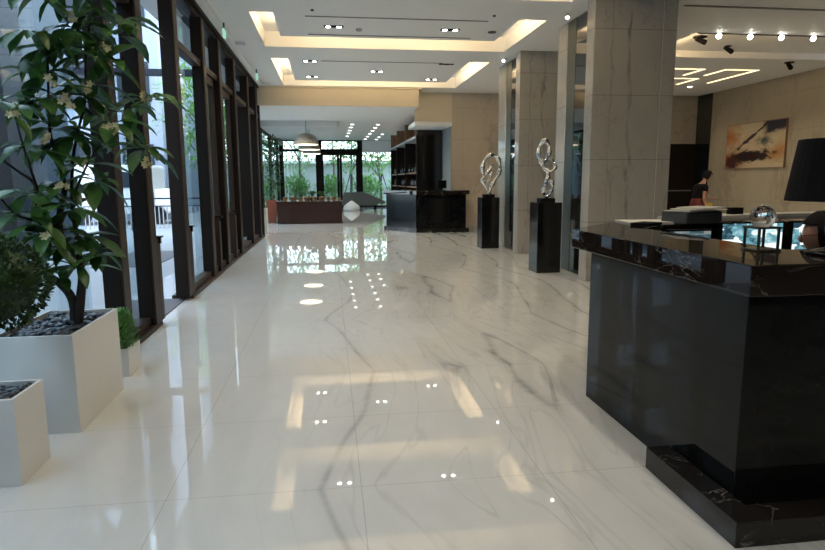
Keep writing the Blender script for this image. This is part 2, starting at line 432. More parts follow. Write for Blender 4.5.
# half-height guard posts beside the mullions, with little brackets
proto = None
for y, lab in ((6.66, 'nearest half-height dark wooden post, by the open doorway'), (8.20, 'half-height dark wooden post on the far side of the open doorway'),
               (10.35, 'half-height dark wooden post standing clear beside the second glazed entrance'), (12.1, 'farthest half-height dark wooden post along the glazing')):
    if proto is None:
        proto = thing('guard_post', (-1.83, y, 0), lab, 'post', 'half-height posts along the glazing')
        MB().box(-1.92, -1.79, y, y+.13, .045, .92, .008).build('post', M['brown_frame'], proto)
        MB().box(-1.92, -1.75, y+.02, y+.11, .92, .94, .004).box(-1.79, -1.765, y+.04, y+.09, .86, .92, .004).build('bracket', M['black_paint'], proto)
    else: copy_tree(proto, (-1.83, y, 0), lab)

# ------------------------------------------------------------------ FAR GLAZED WALL at Y = 35
f = MB()
f.box(-2.75, -2.45, 34.95, 35.1, 0, 3.72); f.box(-.70, -.36, 34.95, 35.1, 0, 3.72); f.box(1.60, 1.88, 34.95, 35.1, 0, 3.72)
f.box(-2.6, 1.7, 34.95, 35.1, 3.10, 3.24); f.box(-.36, 1.60, 34.95, 35.1, 2.98, 3.10); f.box(-2.6, 3.6, 34.95, 35.1, 3.66, 3.72)
f.box(-2.6, -.5, 34.95, 35.1, 0, .10); f.box(1.88, 3.6, 34.95, 35.1, 0, .10)
w = struct(f.build('window_30', M['dark_frame']))
MB().box(-2.45, -.70, 35.02, 35.03, .1, 3.10).box(-2.45, 1.60, 35.02, 35.03, 3.24, 3.66).box(1.88, 3.6, 35.02, 35.03, .1, 3.1).build('pane', M['glass'], w)
struct(MB().box(1.88, 3.6, 34.90, 35.0, 3.06, 3.70).build('wall_front_bulkhead', M['ceiling']))
d = struct(MB().box(.46, .60, 34.96, 35.06, 0, 2.98).box(-.36, -.28, 34.96, 35.06, 0, 2.98).box(-.36, .6, 34.96, 35.06, 0, .16).box(-.28, .6, 34.96, 35.06, 2.9, 2.98).build('door_1', M['dark_frame']))
MB().box(-.28, .46, 35.0, 35.01, .16, 2.9).build('pane', M['glass'], d)
MB().tube([(.42, 34.90, .9), (.42, 34.90, 1.7)], .018, 8).build('handle', M['chrome'], d)
d = struct(MB().box(.61, .74, 34.96, 35.06, 0, 2.98).box(1.52, 1.60, 34.96, 35.06, 0, 2.98).box(.74, 1.52, 34.96, 35.06, 0, .16).box(.74, 1.52, 34.96, 35.06, 2.9, 2.98).build('door_3', M['dark_frame']))
MB().box(.74, 1.52, 35.0, 35.01, .16, 2.9).build('pane', M['glass'], d)
MB().tube([(.80, 34.90, .9), (.80, 34.90, 1.7)], .018, 8).build('handle', M['chrome'], d)

# ------------------------------------------------------------------ MARBLE PIERS
def pier(y0, xf, ys, ymg, yst, yend, label):
    """y0 front face, xf its left edge; mirror slot ys..ymg, metal strip ymg..yst, marble strip yst..yend"""
    t = thing('marble_pier', (4.5, y0+.7, 0), label, 'pier', 'marble piers along the right of the hall')
    w = 1.02
    f = MB().box(xf, xf+w, y0, y0+.27, 0, 4.0, .012).box(3.90, xf+w, y0+.27, yend, 0, 4.0).box(3.87, 3.90, y0+.27, ys, 0, 4.0).box(3.87, 5.17, yst, yend, 0, 4.0, .012)
    f.build('cladding', M['pier'], t)
    MB().box(xf+w+.006, xf+w+.21, y0, y0+.27, 0, 4.0, .01).build('corner_panel', M['pier'], t)
    MB().box(3.885, 3.9, ys, ymg, 0, 3.97).build('mirror_glass', M['mirror_glass'], t)
    MB().box(3.88, 3.91, ymg, yst, 0, 3.99).build('metal_strip', M['green_edge'], t)
    MB().box(xf+w-.002, xf+w+.008, y0+.006, y0+.02, 0, 4.0).build('joint', M['white_paint'], t)
    return t
pier(8.55, 3.72, 9.0, 9.60, 9.93, 10.34, 'nearest wide marble pier behind the black counter, with pale vertical joint')
pier(12.15, 3.78, 12.6, 13.05, 13.39, 14.0, 'marble pier standing between the two sculpture pedestals')

# ------------------------------------------------------------------ SCULPTURES ON PEDESTALS
def pedestal(x, y, top, label):
    t = thing('sculpture_pedestal', (x, y, 0), label, 'pedestal', 'tall black pedestals')
    MB().box(x-.20, x+.20, y-.20, y+.20, 0, top, .006).build('column', M['black_paint'], t)
    MB().box(x-.115, x+.115, y-.115, y+.115, top, top+.065, .004).build('cap_block', M['black_matte'], t)
    return t
pedestal(3.49, 9.68, 1.135, 'tall glossy black pedestal carrying the figure-eight silver sculpture')
pedestal(3.49, 13.35, 1.12, 'tall glossy black pedestal carrying the ring-shaped silver sculpture')
def smooth_path(p, n=6, closed=False):
    pts = [Vector(q) for q in p]; out = []; m = len(pts)
    rng = range(m) if closed else range(m-1)
    for i in rng:
        a = pts[(i-1) % m] if closed else pts[max(i-1, 0)]; b = pts[i]; c = pts[(i+1) % m]; d = pts[(i+2) % m] if closed else pts[min(i+2, m-1)]
        for k in range(n):
            t = k/n
            out.append(.5*((2*b)+(c-a)*t+(2*a-5*b+4*c-d)*t*t+(3*b-a-3*c+d)*t**3))
    if not closed: out.append(pts[-1])
    return out
def chrome_tube(mb, pts2, y, amp, r0, r1, closed=False, seed=0):
    rr = random.Random(seed)
    p = [(x, y+rr.uniform(-amp, amp), z) for x, z in pts2]
    q = smooth_path(p, 7, closed)
    rad = [(r0+(r1-r0)*.5*(1+math.sin(i*.55+seed)))*(1+.10*math.sin(i*2.1)) for i in range(len(q))]
    mb.tube(q, rad, 12, True, closed)
dy = 9.68
g1 = MB()
chrome_tube(g1, [(3.435, 2.121), (3.375, 2.027), (3.362, 1.887), (3.40, 1.775), (3.461, 1.80), (3.524, 1.934), (3.515, 2.059)], dy, .05, .022, .042, True, 1)
chrome_tube(g1, [(3.40, 1.80), (3.448, 1.70), (3.533, 1.630), (3.61, 1.682), (3.62, 1.765), (3.561, 1.815), (3.471, 1.79)], dy, .05, .020, .038, True, 2)
chrome_tube(g1, [(3.516, 1.65), (3.519, 1.54), (3.472, 1.429), (3.455, 1.31), (3.50, 1.235), (3.565, 1.33), (3.575, 1.444), (3.53, 1.524)], dy, .04, .022, .042, True, 3)
g1.ball((3.50, dy, 1.228), .035)
s1 = g1.build('silver_sculpture', M['chrome'], None, (3.49, dy, 1.2), True)
tag(s1, 'polished silver abstract sculpture of three stacked loops, on the nearer pedestal', 'sculpture')
dy = 13.35
g2 = MB()
chrome_tube(g2, [(3.369, 1.60), (3.344, 1.78), (3.42, 1.95), (3.55, 2.04), (3.68, 1.98), (3.74, 1.83), (3.73, 1.64), (3.63, 1.49), (3.55, 1.33), (3.50, 1.21)], dy, .02, .03, .055, False, 4)
chrome_tube(g2, [(3.569, 1.80), (3.459, 1.649), (3.336, 1.498), (3.461, 1.454), (3.549, 1.605), (3.542, 1.75)], dy, .04, .02, .042, True, 5)
chrome_tube(g2, [(3.34, 1.49), (3.42, 1.37), (3.50, 1.215)], dy, .02, .02, .04, False, 6)
for k in range(9):
    a = PI*1.12-k*.19
    g2.ball((3.545+.20*math.cos(a), dy-.035, 1.79+.235*math.sin(a)), .026)
s2 = g2.build('silver_sculpture', M['chrome'], None, (3.49, dy, 1.185), True)
tag(s2, 'polished silver abstract sculpture shaped like a large open ring, on the farther pedestal', 'sculpture')

# ------------------------------------------------------------------ NEAR RECEPTION COUNTER
ct = thing('reception_counter', (2.6, 3.2, 0), 'large glossy black reception counter with marble top in the right foreground', 'counter')
top_poly = [(1.72, 2.30), (5.6, 2.30), (5.6, 2.80), (2.27, 2.80), (2.27, 4.22), (2.60, 4.50), (5.6, 4.85), (5.6, 5.75), (3.5, 5.45), (2.45, 5.00), (1.74, 4.26)]
MB().prism(top_poly, 1.01, 1.145, .006).build('worktop', M['counter_top'], ct)
MB().box(1.745, 2.20, 2.335, 3.93, .0, 1.01, .004).box(2.2, 5.6, 2.335, 2.72, 0, 1.01).build('front_panel', M['counter_body'], ct)
MB().prism([(2.30, 4.42), (5.6, 4.95), (5.6, 5.55), (3.5, 5.30), (2.5, 4.86), (2.2, 4.45)], 0, 1.01).prism([(1.95, 3.9), (2.20, 3.9), (2.35, 4.45), (2.25, 4.50)], 0, 1.01).build('rear_run', M['counter_body'], ct)
MB().prism([(1.61, 2.12), (5.6, 2.12), (5.6, 2.245), (1.735, 2.245), (1.735, 2.85), (1.61, 2.85)], 0, .115, .003).build('plinth', M['plinth'], ct)
MB().box(1.735, 5.6, 2.245, 2.335, 0, .05).build('plinth_gap', M['black_matte'], ct)
MB().box(2.20, 5.6, 3.72, 4.35, .72, .76, .004).box(2.2, 2.26, 3.75, 4.3, 0, .72).build('staff_desk', M['shelf_wood'], ct)
MB().prism([(2.95, 5.02), (5.6, 5.50), (5.6, 5.70), (3.5, 5.41), (2.9, 5.16)], 1.145, 1.17).build('cream_ledge', M['paper'], ct)

# monitors
def monitor(x, y, w, h, z, label, mat):
    t = thing('monitor', (x, y, .76), label, 'monitor', 'monitors on the staff desk')
    bz = MB().box(x-w/2, x+w/2, y-.012, y+.022, z, z+h, .005).build('bezel', M['black_paint'], t)
    MB().box(x-w/2+.014, x+w/2-.014, y-.016, y-.0125, z+.014, z+h-.014).build('screen', mat, bz)
    MB().box(x-.03, x+.03, y+.02, y+.05, .77, z+h*.6).box(x-.11, x+.11, y-.06, y+.09, .76, .775, .003).build('stand', M['black_paint'], t)
    return t
def screen_mat(name, s, seed):
    m, nt, out = new_mat(name)
    v = pos(nt, (1, 1, 1), obj=False)
    mp = nt.nodes.new('ShaderNodeMapping'); mp.inputs['Location'].default_value = (seed, seed, seed); mp.inputs['Scale'].default_value = (9, 1, 14); nt.links.new(v, mp.inputs[0])
    vo = nt.nodes.new('ShaderNodeTexVoronoi'); vo.distance = 'CHEBYCHEV'; vo.inputs['Scale'].default_value = 1.0; nt.links.new(mp.outputs[0], vo.inputs['Vector'])
    bw = nt.nodes.new('ShaderNodeRGBToBW'); nt.links.new(vo.outputs['Color'], bw.inputs[0])
    n = math_n(nt, 'ADD', math_n(nt, 'MULTIPLY', bw.outputs[0], .6), math_n(nt, 'MULTIPLY', noise(nt, mp.outputs[0], 2.0, 4, .6), .4))
    c = ramp(nt, n, [(.30, (.02, .05, .07)), (.40, (.12, .30, .36)), (.50, (.40, .62, .66)), (.60, (.85, .95, .95))])
    e = nt.nodes.new('ShaderNodeEmission'); e.inputs[1].default_value = s; nt.links.new(c, e.inputs[0]); nt.links.new(e.outputs[0], out.inputs[0]); return m
monitor(2.57, 4.12, .34, .30, .84, 'left monitor on the staff desk with a dim dark blue screen', screen_mat('dim_screen', .16, 3.1))
monitor(3.04, 4.10, .50, .34, .85, 'middle monitor on the staff desk showing bright white and blue pictures', screen_mat('bright_screen', .75, 8.2))
monitor(3.60, 4.10, .50, .34, .85, 'right monitor on the staff desk, partly behind the seated person', screen_mat('right_screen', .75, 5.5))

# crystal ball on a four-legged stand
bx_, by_ = 2.125, 2.79
gl = thing('globe_stand', (bx_, by_, 1.145), 'small square metal stand with four legs holding the crystal ball', 'stand')
z0 = 1.147
for sx in (-1, 1):
    for sy in (-1, 1):
        MB().box(bx_+sx*.052-.005, bx_+sx*.052+.005, by_+sy*.052-.005, by_+sy*.052+.005, z0, z0+.115).build('leg', M['brass_green'], gl)
MB().box(bx_-.062, bx_+.062, by_-.062, by_-.046, z0+.108, z0+.118).box(bx_-.062, bx_+.062, by_+.046, by_+.062, z0+.108, z0+.118).box(bx_-.062, bx_-.046, by_-.046, by_+.046, z0+.108, z0+.118).box(bx_+.046, bx_+.062, by_-.046, by_+.046, z0+.108, z0+.118).build('top_frame', M['brass_green'], gl)
MB().box(bx_-.064, bx_+.064, by_-.064, by_+.064, z0, z0+.007, .002).build('base_plate', M['brass_green'], gl)
gm, nt, out = new_mat('crystal_glass')
b = bsdf(nt, out, (.95, .97, 1.), .01, 0, .5); b.inputs['Transmission Weight'].default_value = 1.0; b.inputs['IOR'].default_value = 1.5
cb = MB().ball((bx_, by_, z0+.118+.046), .059, u=32, v=20).build('crystal_ball', gm, None, (bx_, by_, z0+.118), True)
tag(cb, 'clear crystal ball resting on the small metal stand on the counter', 'ornament')

# table lamp
lx, ly = 2.345, 2.56
lt = thing('table_lamp', (lx, ly, 1.145), 'black table lamp with large black cone shade at the right edge', 'lamp')
pr = [(.215, .0), (.178, .275), (.175, .275), (.212, 0)]
MB().lathe([(.130, 0), (.132, .012), (.10, .022), (.035, .035), (.028, .07), (.055, .10), (.060, .13), (.04, .16), (.018, .19), (.015, .31), (.001, .315)], (lx, ly, 1.146), 28).build('base', M['black_paint'], lt, smooth=True)
MB().lathe([(.030, 0), (.040, .008), (.040, .018), (.030, .026)], (lx, ly, 1.146+.205), 20).build('collar', M['gold'], lt, smooth=True)
sh = MB()
n = 40; A = []; 
for r, z in ((.235, 1.395), (.196, 1.675), (.192, 1.675), (.231, 1.395)):
    A.append([sh.bm.verts.new((lx+r*math.cos(2*PI*k/n), ly+r*math.sin(2*PI*k/n), z)) for k in range(n)])
for i in range(4):
    for k in range(n): sh.bm.faces.new((A[i][k], A[i][(k+1) % n], A[(i+1) % 4][(k+1) % n], A[(i+1) % 4][k]))
sh.build('lamp_shade', M['black_matte'], lt, smooth=False)

# things on the far run of the counter
def flat_box(name, cx, cy, z, w, d, h, ang, mat, label, cat, group=None, bev=.002):
    ca, sa = math.cos(ang), math.sin(ang)
    poly = [(cx+ca*u-sa*v_, cy+sa*u+ca*v_) for u, v_ in ((-w/2, -d/2), (w/2, -d/2), (w/2, d/2), (-w/2, d/2))]
    o = MB().prism(poly, z, z+h, bev).build(name, mat, None, (cx, cy, z))
    return tag(o, label, cat, group)
zt = 1.146
flat_box('magazine', 2.62, 4.78, zt, .46, .34, .012, R(-6), M['paper'], 'wide white magazine lying flat on the counter end', 'magazine', bev=0)
flat_box('notepad', 2.44, 4.50, zt, .22, .15, .02, R(35), M['black_matte'], 'black notepad beside the white magazine', 'notepad')
fb = flat_box('file_box', 2.90, 4.64, zt, .36, .28, .095, R(12), M['file_grey'], 'slate grey file box under loose papers on the counter', 'box', bev=.012)
for k, (dx, dy_, an, lb) in enumerate(((0, 0, 20, 'lowest white sheet, lying square on the grey file box'), (.05, -.02, 5, 'middle white sheet turned askew on the grey file box'), (.11, .03, 31, 'topmost white sheet sticking out to the right of the grey file box'))):
    flat_box('paper_sheet', 2.89+dx, 4.63+dy_, zt+.096+.012*k, .34, .25, .007, R(an), M['paper'], lb, 'paper', 'loose sheets on the file box', 0)
flat_box('black_case', 3.76, 5.32, 1.146, .13, .07, .085, R(8), M['black_matte'], 'small black case on the cream ledge behind the monitors', 'case')

# ------------------------------------------------------------------ PEOPLE
def skin_mesh(verts, edges, radii, root=0, sub=2):
    me = bpy.data.meshes.new('t'); me.from_pydata([tuple(v) for v in verts], edges, [])
    o = bpy.data.objects.new('t', me); col.objects.link(o)
    m = o.modifiers.new('s', 'SKIN'); m.use_smooth_shade = True
    for i, r in enumerate(radii):
        sv = me.skin_vertices[0].data[i]; sv.radius = r if isinstance(r, tuple) else (r, r); sv.use_root = (i == root)
    ss = o.modifiers.new('u', 'SUBSURF'); ss.levels = sub; ss.render_levels = sub
    dg = bpy.context.evaluated_depsgraph_get(); dg.update()
    ev = o.evaluated_get(dg); out = bpy.data.meshes.new_from_object(ev)
    bpy.data.objects.remove(o); bpy.data.meshes.remove(me); return out
class Skel:
    def __init__(s): s.v = []; s.e = []; s.r = []
    def add(s, p, r, frm=None):
        s.v.append(Vector(p)); s.r.append(r)
        if frm is not None: s.e.append((frm, len(s.v)-1))
        return len(s.v)-1
    def chain(s, pts, frm=None):
        ids = []
        for p, r in pts: frm = s.add(p, r, frm); ids.append(frm)
        return ids
def hand(sk, wrist, frm, d, side, S=1.0, curl=.5):
    """palm + 5 fingers; d = direction of forearm, side = thumb direction"""
    d = Vector(d).normalized(); side = (Vector(side)-d*Vector(side).dot(d)).normalized(); nrm = d.cross(side)
    w = Vector(wrist); pm = sk.add(w+d*.055*S, (.030*S, .016*S), frm)
    for k, (L, off) in enumerate(((.072, .026), (.080, .009), (.074, -.008), (.058, -.024))):
        b = w+d*.092*S+side*off*S
        i = sk.add(b, .0095*S, pm)
        i = sk.add(b+(d*.55-nrm*curl*.3)*L*S, .0085*S, i)
        sk.add(b+(d*.85-nrm*curl*.9)*L*S, .007*S, i)
    i = sk.add(w+d*.035*S+side*.034*S, .010*S, pm)
    i = sk.add(w+d*.065*S+side*.050*S-nrm*.012*S, .009*S, i)
    sk.add(w+d*.088*S+side*.052*S-nrm*.026*S, .0075*S, i)
def head_geo(bm, c, yaw, pitch, s=1.0):
    """c = head centre, yaw 0 faces -Y"""
    mt = Matrix.Translation(c) @ Matrix.Rotation(yaw, 4, 'Z') @ Matrix.Rotation(pitch, 4, 'X')
    t = bmesh.new(); bmesh.ops.create_uvsphere(t, u_segments=24, v_segments=16, radius=1)
    for v in t.verts:
        x, y, z = v.co
        w = .078*(1-.20*max(0, -z)**1.5); dpt = .098*(1-.05*max(0, -z))
        v.co = Vector((x*w, y*dpt-.012*max(0, -z), z*.115))
    for cx, cy, cz, r, sx, sy, sz in ((0, -.100, -.012, .016, .75, 1.1, 1.5), (0, -.094, -.056, .013, 1.8, .7, .38), (-.079, .008, -.01, .022, .35, .8, 1.3), (.079, .008, -.01, .022, .35, .8, 1.3), (0, -.085, -.098, .022, 1.2, .8, .7), (-.03, -.088, .012, .012, 1.2, .5, .7), (.03, -.088, .012, .012, 1.2, .5, .7)):
        bmesh.ops.create_uvsphere(t, u_segments=12, v_segments=8, radius=1, matrix=Matrix.Translation((cx, cy, cz)) @ Matrix.Diagonal((r*sx, r*sy, r*sz, 1)))
    for v in t.verts: v.co = mt @ (v.co*s)
    me = bpy.data.meshes.new('h'); t.to_mesh(me); t.free(); bm.from_mesh(me); bpy.data.meshes.remove(me)
    return mt
def hair_geo(mt, long=0, s=1.0):
    h = MB(); t = bmesh.new(); bmesh.ops.create_uvsphere(t, u_segments=28, v_segments=18, radius=1)
    rr = random.Random(3)
    for v in list(t.verts):
        x, y, z = v.co
        if y < -.25 and z < .42: t.verts.remove(v); continue
        if z < (-.55-long): t.verts.remove(v); continue
        k = 1+rr.uniform(-.02, .03)
        v.co = Vector((x*.092*k, y*.113*k+.006, z*.132*k+.004))
    for v in t.verts: v.co = mt @ (v.co*s)
    me = bpy.data.meshes.new('h'); t.to_mesh(me); t.free(); h.bm.from_mesh(me); bpy.data.meshes.remove(me); return h
def from_mesh(me, mb=None):
    mb = mb or MB(); mb.bm.from_mesh(me); bpy.data.meshes.remove(me); return mb

# standing person at the far side of the reception, facing right and bent slightly forward
px, py = 8.28, 13.0
P = lambda x, y, z: (px+x, py+y, z)
pt = thing('person', (px, py, 0), 'standing person in black short-sleeved top and maroon skirt, looking down at their hands', 'person')
sk = Skel()
pel = sk.add(P(-.02, 0, .92), (.115, .15))
sp1 = sk.add(P(.0, 0, 1.08), (.10, .13), pel); chest = sk.add(P(.04, 0, 1.26), (.105, .155), sp1)
nb = sk.add(P(.07, 0, 1.40), .055, chest); nk = sk.add(P(.11, 0, 1.45), .045, nb); sk.add(P(.135, 0, 1.50), .05, nk)
for s_ in (-1, 1):
    sh_ = sk.add(P(.04, s_*.17, 1.33), .05, chest)
    if s_ < 0:   # near arm hangs down
        i = sk.chain([(P(.0, -.21, 1.20), .042), (P(-.02, -.22, 1.07), .036), (P(.02, -.22, .94), .030), (P(.05, -.22, .84), .023)], sh_)[-1]
        hand(sk, P(.05, -.22, .84), i, (.2, 0, -1), (1, 0, 0))
    else:        # far arm reaches forward
        i = sk.chain([(P(.12, .19, 1.20), .042), (P(.20, .18, 1.11), .036), (P(.30, .14, 1.08), .030), (P(.38, .10, 1.05), .023)], sh_)[-1]
        hand(sk, P(.38, .10, 1.05), i, (1, -.3, -.2), (0, -1, 0))
    hp = sk.add(P(-.02, s_*.09, .84), .085, pel)
    i = sk.chain([(P(0, s_*.09, .66), .075), (P(.02, s_*.09, .47), .052), (P(0, s_*.09, .28), .050), (P(-.02, s_*.09, .10), .032)], hp)[-1]
    sk.chain([(P(.05, s_*.09, .045), .034), (P(.15, s_*.09, .035), .028)], i)
mb = from_mesh(skin_mesh(sk.v, sk.e, sk.r))
mt = head_geo(mb.bm, Vector(P(.17, 0, 1.555)), PI/2, R(28))
mb.build('body', M['skin'], pt, smooth=True)
hair_geo(mt, .15).build('hair', M['hair'], pt, smooth=True)
sk = Skel()
a0 = sk.add(P(-.02, 0, .93), (.15, .19)); a1 = sk.add(P(.0, 0, 1.10), (.12, .15), a0); a2 = sk.add(P(.04, 0, 1.27), (.125, .175), a1); sk.add(P(.06, 0, 1.37), .08, a2)
for s_ in (-1, 1):
    b_ = sk.add(P(.035, s_*.175, 1.325), .064, a2)
    sk.add(P(.0 if s_ < 0 else .10, s_*.215, 1.20), .056, b_)
from_mesh(skin_mesh(sk.v, sk.e, sk.r)).build('shirt', M['black_matte'], pt, smooth=True)
MB().lathe([(.150, 0), (.185, .02), (.175, .25), (.165, .50), (.13, .60)], P(-.02, 0, .46), 28).build('skirt', M['maroon'], pt, smooth=True)
yf = MB().box(px+.0, px+.17, py-.262, py-.25, .70, .97, .004).build('folder', M['yellow'], None, (px+.09, py-.29, .70))
tag(yf, 'yellow folder held at the side of the standing person', 'folder')

# seated person at the monitors, half hidden by the lamp
qx, qy = 2.89, 3.22
Q = lambda x, y, z: (qx+x, qy+y, z)
qt = thing('person', (qx, qy, 0), 'seated person with black hair and glasses, mostly hidden behind the black lamp', 'person')
sk = Skel()
pel = sk.add(Q(.05, .0, .50), (.15, .11)); s1_ = sk.add(Q(.05, .0, .68), (.13, .10), pel); ch = sk.add(Q(.05, .02, .86), (.15, .10), s1_)
nb = sk.add(Q(.04, .04, .99), .055, ch); sk.add(Q(.03, .05, 1.07), .048, nb)
for s_ in (-1, 1):
    sh_ = sk.add(Q(.05+s_*.165, .03, .92), .05, ch)
    i = sk.chain([(Q(.05+s_*.21, .08, .76), .042), (Q(.05+s_*.20, .22, .74), .035), (Q(.05+s_*.16, .42, .785), .025)], sh_)[-1]
    hand(sk, Q(.05+s_*.16, .42, .785), i, (0, 1, .05), (-s_, 0, 0))
    hp = sk.add(Q(.05+s_*.09, .02, .48), .085, pel)
    i = sk.chain([(Q(.05+s_*.10, .25, .48), .07), (Q(.05+s_*.10, .43, .46), .052), (Q(.05+s_*.10, .42, .25), .046), (Q(.05+s_*.10, .40, .09), .032)], hp)[-1]
    sk.chain([(Q(.05+s_*.10, .47, .045), .034), (Q(.05+s_*.10, .56, .035), .028)], i)
mb = from_mesh(skin_mesh(sk.v, sk.e, sk.r))
mt2 = head_geo(mb.bm, Vector(Q(.0, .06, 1.165)), R(-130), R(8), 1.03)
mb.build('body', M['skin'], qt, smooth=True)
hair_geo(mt2, 0, 1.06).build('hair', M['hair'], qt, smooth=True)
gq = MB()
for sx in (-1, 1):
    ring = [mt2 @ (Vector((sx*.034+.024*math.cos(a), -.104, .010+.019*math.sin(a)))) for a in [2*PI*k/14 for k in range(14)]]
    gq.tube(ring, .002, 6, closed=True)
    gq.tube([mt2 @ Vector((sx*.058, -.104, .012)), mt2 @ Vector((sx*.084, .0, .010))], .002, 6)
gq.build('glasses', M['black_paint'], qt)
sk = Skel()
a0 = sk.add(Q(.05, 0, .52), (.165, .125)); a1 = sk.add(Q(.05, 0, .70), (.15, .115), a0); a2 = sk.add(Q(.05, .02, .87), (.168, .12), a1); sk.add(Q(.045, .035, .96), .075, a2)
for s_ in (-1, 1):
    b_ = sk.add(Q(.05+s_*.17, .03, .92), .064, a2); sk.chain([(Q(.05+s_*.215, .08, .76), .055), (Q(.05+s_*.20, .22, .745), .047), (Q(.05+s_*.165, .38, .78), .036)], b_)
from_mesh(skin_mesh(sk.v, sk.e, sk.r)).build('shirt', M['black_matte'], qt, smooth=True)
ch_ = thing('office_chair', (2.91, 3.18, 0), 'black office chair under the seated person behind the counter', 'chair')
MB().box(2.67, 3.15, 2.98, 3.46, .36, .42, .02).build('seat', M['black_matte'], ch_)
MB().box(2.69, 3.13, 2.93, 2.97, .50, .95, .015).build('backrest', M['black_matte'], ch_)
MB().tube([(2.91, 3.2, .05), (2.91, 3.2, .36)], .025).build('column', M['chrome'], ch_)
q = MB()
for k in range(5):
    a = 2*PI*k/5; q.tube([(2.91, 3.2, .08), (2.91+.27*math.cos(a), 3.2+.27*math.sin(a), .04)], [.025, .018]); q.ball((2.91+.27*math.cos(a), 3.2+.27*math.sin(a), .026), .026)
q.build('base', M['black_paint'], ch_)

# ------------------------------------------------------------------ PAINTING
pm, nt, out = new_mat('abstract_painting')
g = nt.nodes.new('ShaderNodeNewGeometry'); s = nt.nodes.new('ShaderNodeSeparateXYZ'); nt.links.new(g.outputs['Position'], s.inputs[0])
U = math_n(nt, 'DIVIDE', math_n(nt, 'SUBTRACT', 16.48, s.outputs[1]), 2.28)      # 0 left .. 1 right
V = math_n(nt, 'DIVIDE', math_n(nt, 'SUBTRACT', s.outputs[2], 1.78), 1.18)
cx = nt.nodes.new('ShaderNodeCombineXYZ'); nt.links.new(U, cx.inputs[0]); nt.links.new(V, cx.inputs[1])
warp = noise(nt, cx.outputs[0], 3.2, 4, .6, .6); warp2 = noise(nt, cx.outputs[0], 6.0, 4, .6, 1.2)
def blob(u0, v0, ru, rv, k=.9, n=warp):
    a = math_n(nt, 'DIVIDE', math_n(nt, 'SUBTRACT', U, u0), ru); b = math_n(nt, 'DIVIDE', math_n(nt, 'SUBTRACT', V, v0), rv)
    d = math_n(nt, 'SQRT', math_n(nt, 'ADD', math_n(nt, 'MULTIPLY', a, a), math_n(nt, 'MULTIPLY', b, b)))
    d = math_n(nt, 'ADD', d, math_n(nt, 'MULTIPLY', math_n(nt, 'SUBTRACT', n, .5), k*3.2))
    return math_n(nt, 'SUBTRACT', 1.15, d, True)
def stroke(w, slope, off, u0, u1):
    d = math_n(nt, 'ABSOLUTE', math_n(nt, 'SUBTRACT', math_n(nt, 'SUBTRACT', V, math_n(nt, 'MULTIPLY', U, slope)), off))
    d = math_n(nt, 'ADD', math_n(nt, 'DIVIDE', d, w), math_n(nt, 'MULTIPLY', math_n(nt, 'SUBTRACT', warp2, .5), 4))
    ins = math_n(nt, 'MULTIPLY', math_n(nt, 'GREATER_THAN', U, u0), math_n(nt, 'LESS_THAN', U, u1))
    return math_n(nt, 'MULTIPLY', math_n(nt, 'MULTIPLY', math_n(nt, 'SUBTRACT', 1.2, d, True), 3, True), ins)
c = mixc(nt, warp2, (.40, .30, .17), (.62, .50, .32))
c = mixc(nt, blob(.02, .75, .22, .35), c, (.38, .12, .025))
c = mixc(nt, blob(.05, .2, .28, .3), c, (.22, .05, .012))
c = mixc(nt, blob(.9, .3, .3, .2, .6), c, (.42, .20, .06))
c = mixc(nt, math_n(nt, 'MULTIPLY', blob(.45, .27, .34, .13, .7, warp2), 2.5, True), c, (.022, .008, .008))
c = mixc(nt, math_n(nt, 'MULTIPLY', blob(.12, .12, .16, .14, .7, warp2), 1.6, True), c, (.05, .012, .01))
c = mixc(nt, math_n(nt, 'MULTIPLY', blob(.85, .92, .25, .2, .6), 2.0, True), c, (.035, .03, .04))
c = mixc(nt, blob(.68, .6, .14, .12, .8, warp2), c, (.05, .06, .06))
c = mixc(nt, stroke(.035, 1.05, .22, .2, .75), c, (.04, .018, .02))
bsdf(nt, out, c, .5, 0, .3)
pa = thing('painting', (11.27, 15.3, 1.78), 'abstract painting in cream, orange and dark brown on the beige wall', 'painting')
MB().box(11.25, 11.298, 14.20, 16.48, 1.78, 2.96).build('canvas', pm, pa)
MB().box(11.248, 11.298, 14.185, 14.20, 1.765, 2.975).box(11.248, 11.298, 16.48, 16.495, 1.765, 2.975).box(11.248, 11.298, 14.20, 16.48, 1.765, 1.78).box(11.248, 11.298, 14.20, 16.48, 2.96, 2.975).build('edge_frame', M['shelf_wood'], pa)

# ------------------------------------------------------------------ CEILING FIXTURES
def downlight(x, y, label, on=True, first=[None]):
    t = thing('twin_downlight', (x, y, 4.0), label, 'ceiling light', 'rectangular twin downlights in the hall ceiling')
    hs = MB().box(x-.16, x+.16, y-.055, y+.055, 3.988, 3.9995).build('housing', M['black_matte'], t)
    for dx in (-.09, .09):
        MB().lathe([(.040, 0), (.040, .004)], (x+dx, y, 3.983), 16).build('lamp', M['lamp_white'] if on else M['lamp_off'], hs)
    return t
for x, y, on, lb in ((.14, 10.62, 1, 'left twin downlight between the air slots nearest the camera'), (2.08, 10.64, 1, 'right twin downlight between the air slots nearest the camera'),
                 (-.33, 13.62, 1, 'left twin downlight at the near edge of the second ceiling panel'), (2.60, 13.70, 0, 'unlit twin downlight at the right of the second ceiling panel'),
                 (1.16, 14.72, 1, 'twin downlight in the middle of the second ceiling panel'), (-.34, 15.6, 1, 'twin downlight at the far left of the second ceiling panel'),
                 (2.60, 15.72, 1, 'twin downlight at the far right of the second ceiling panel')):
    downlight(x, y, lb, on)
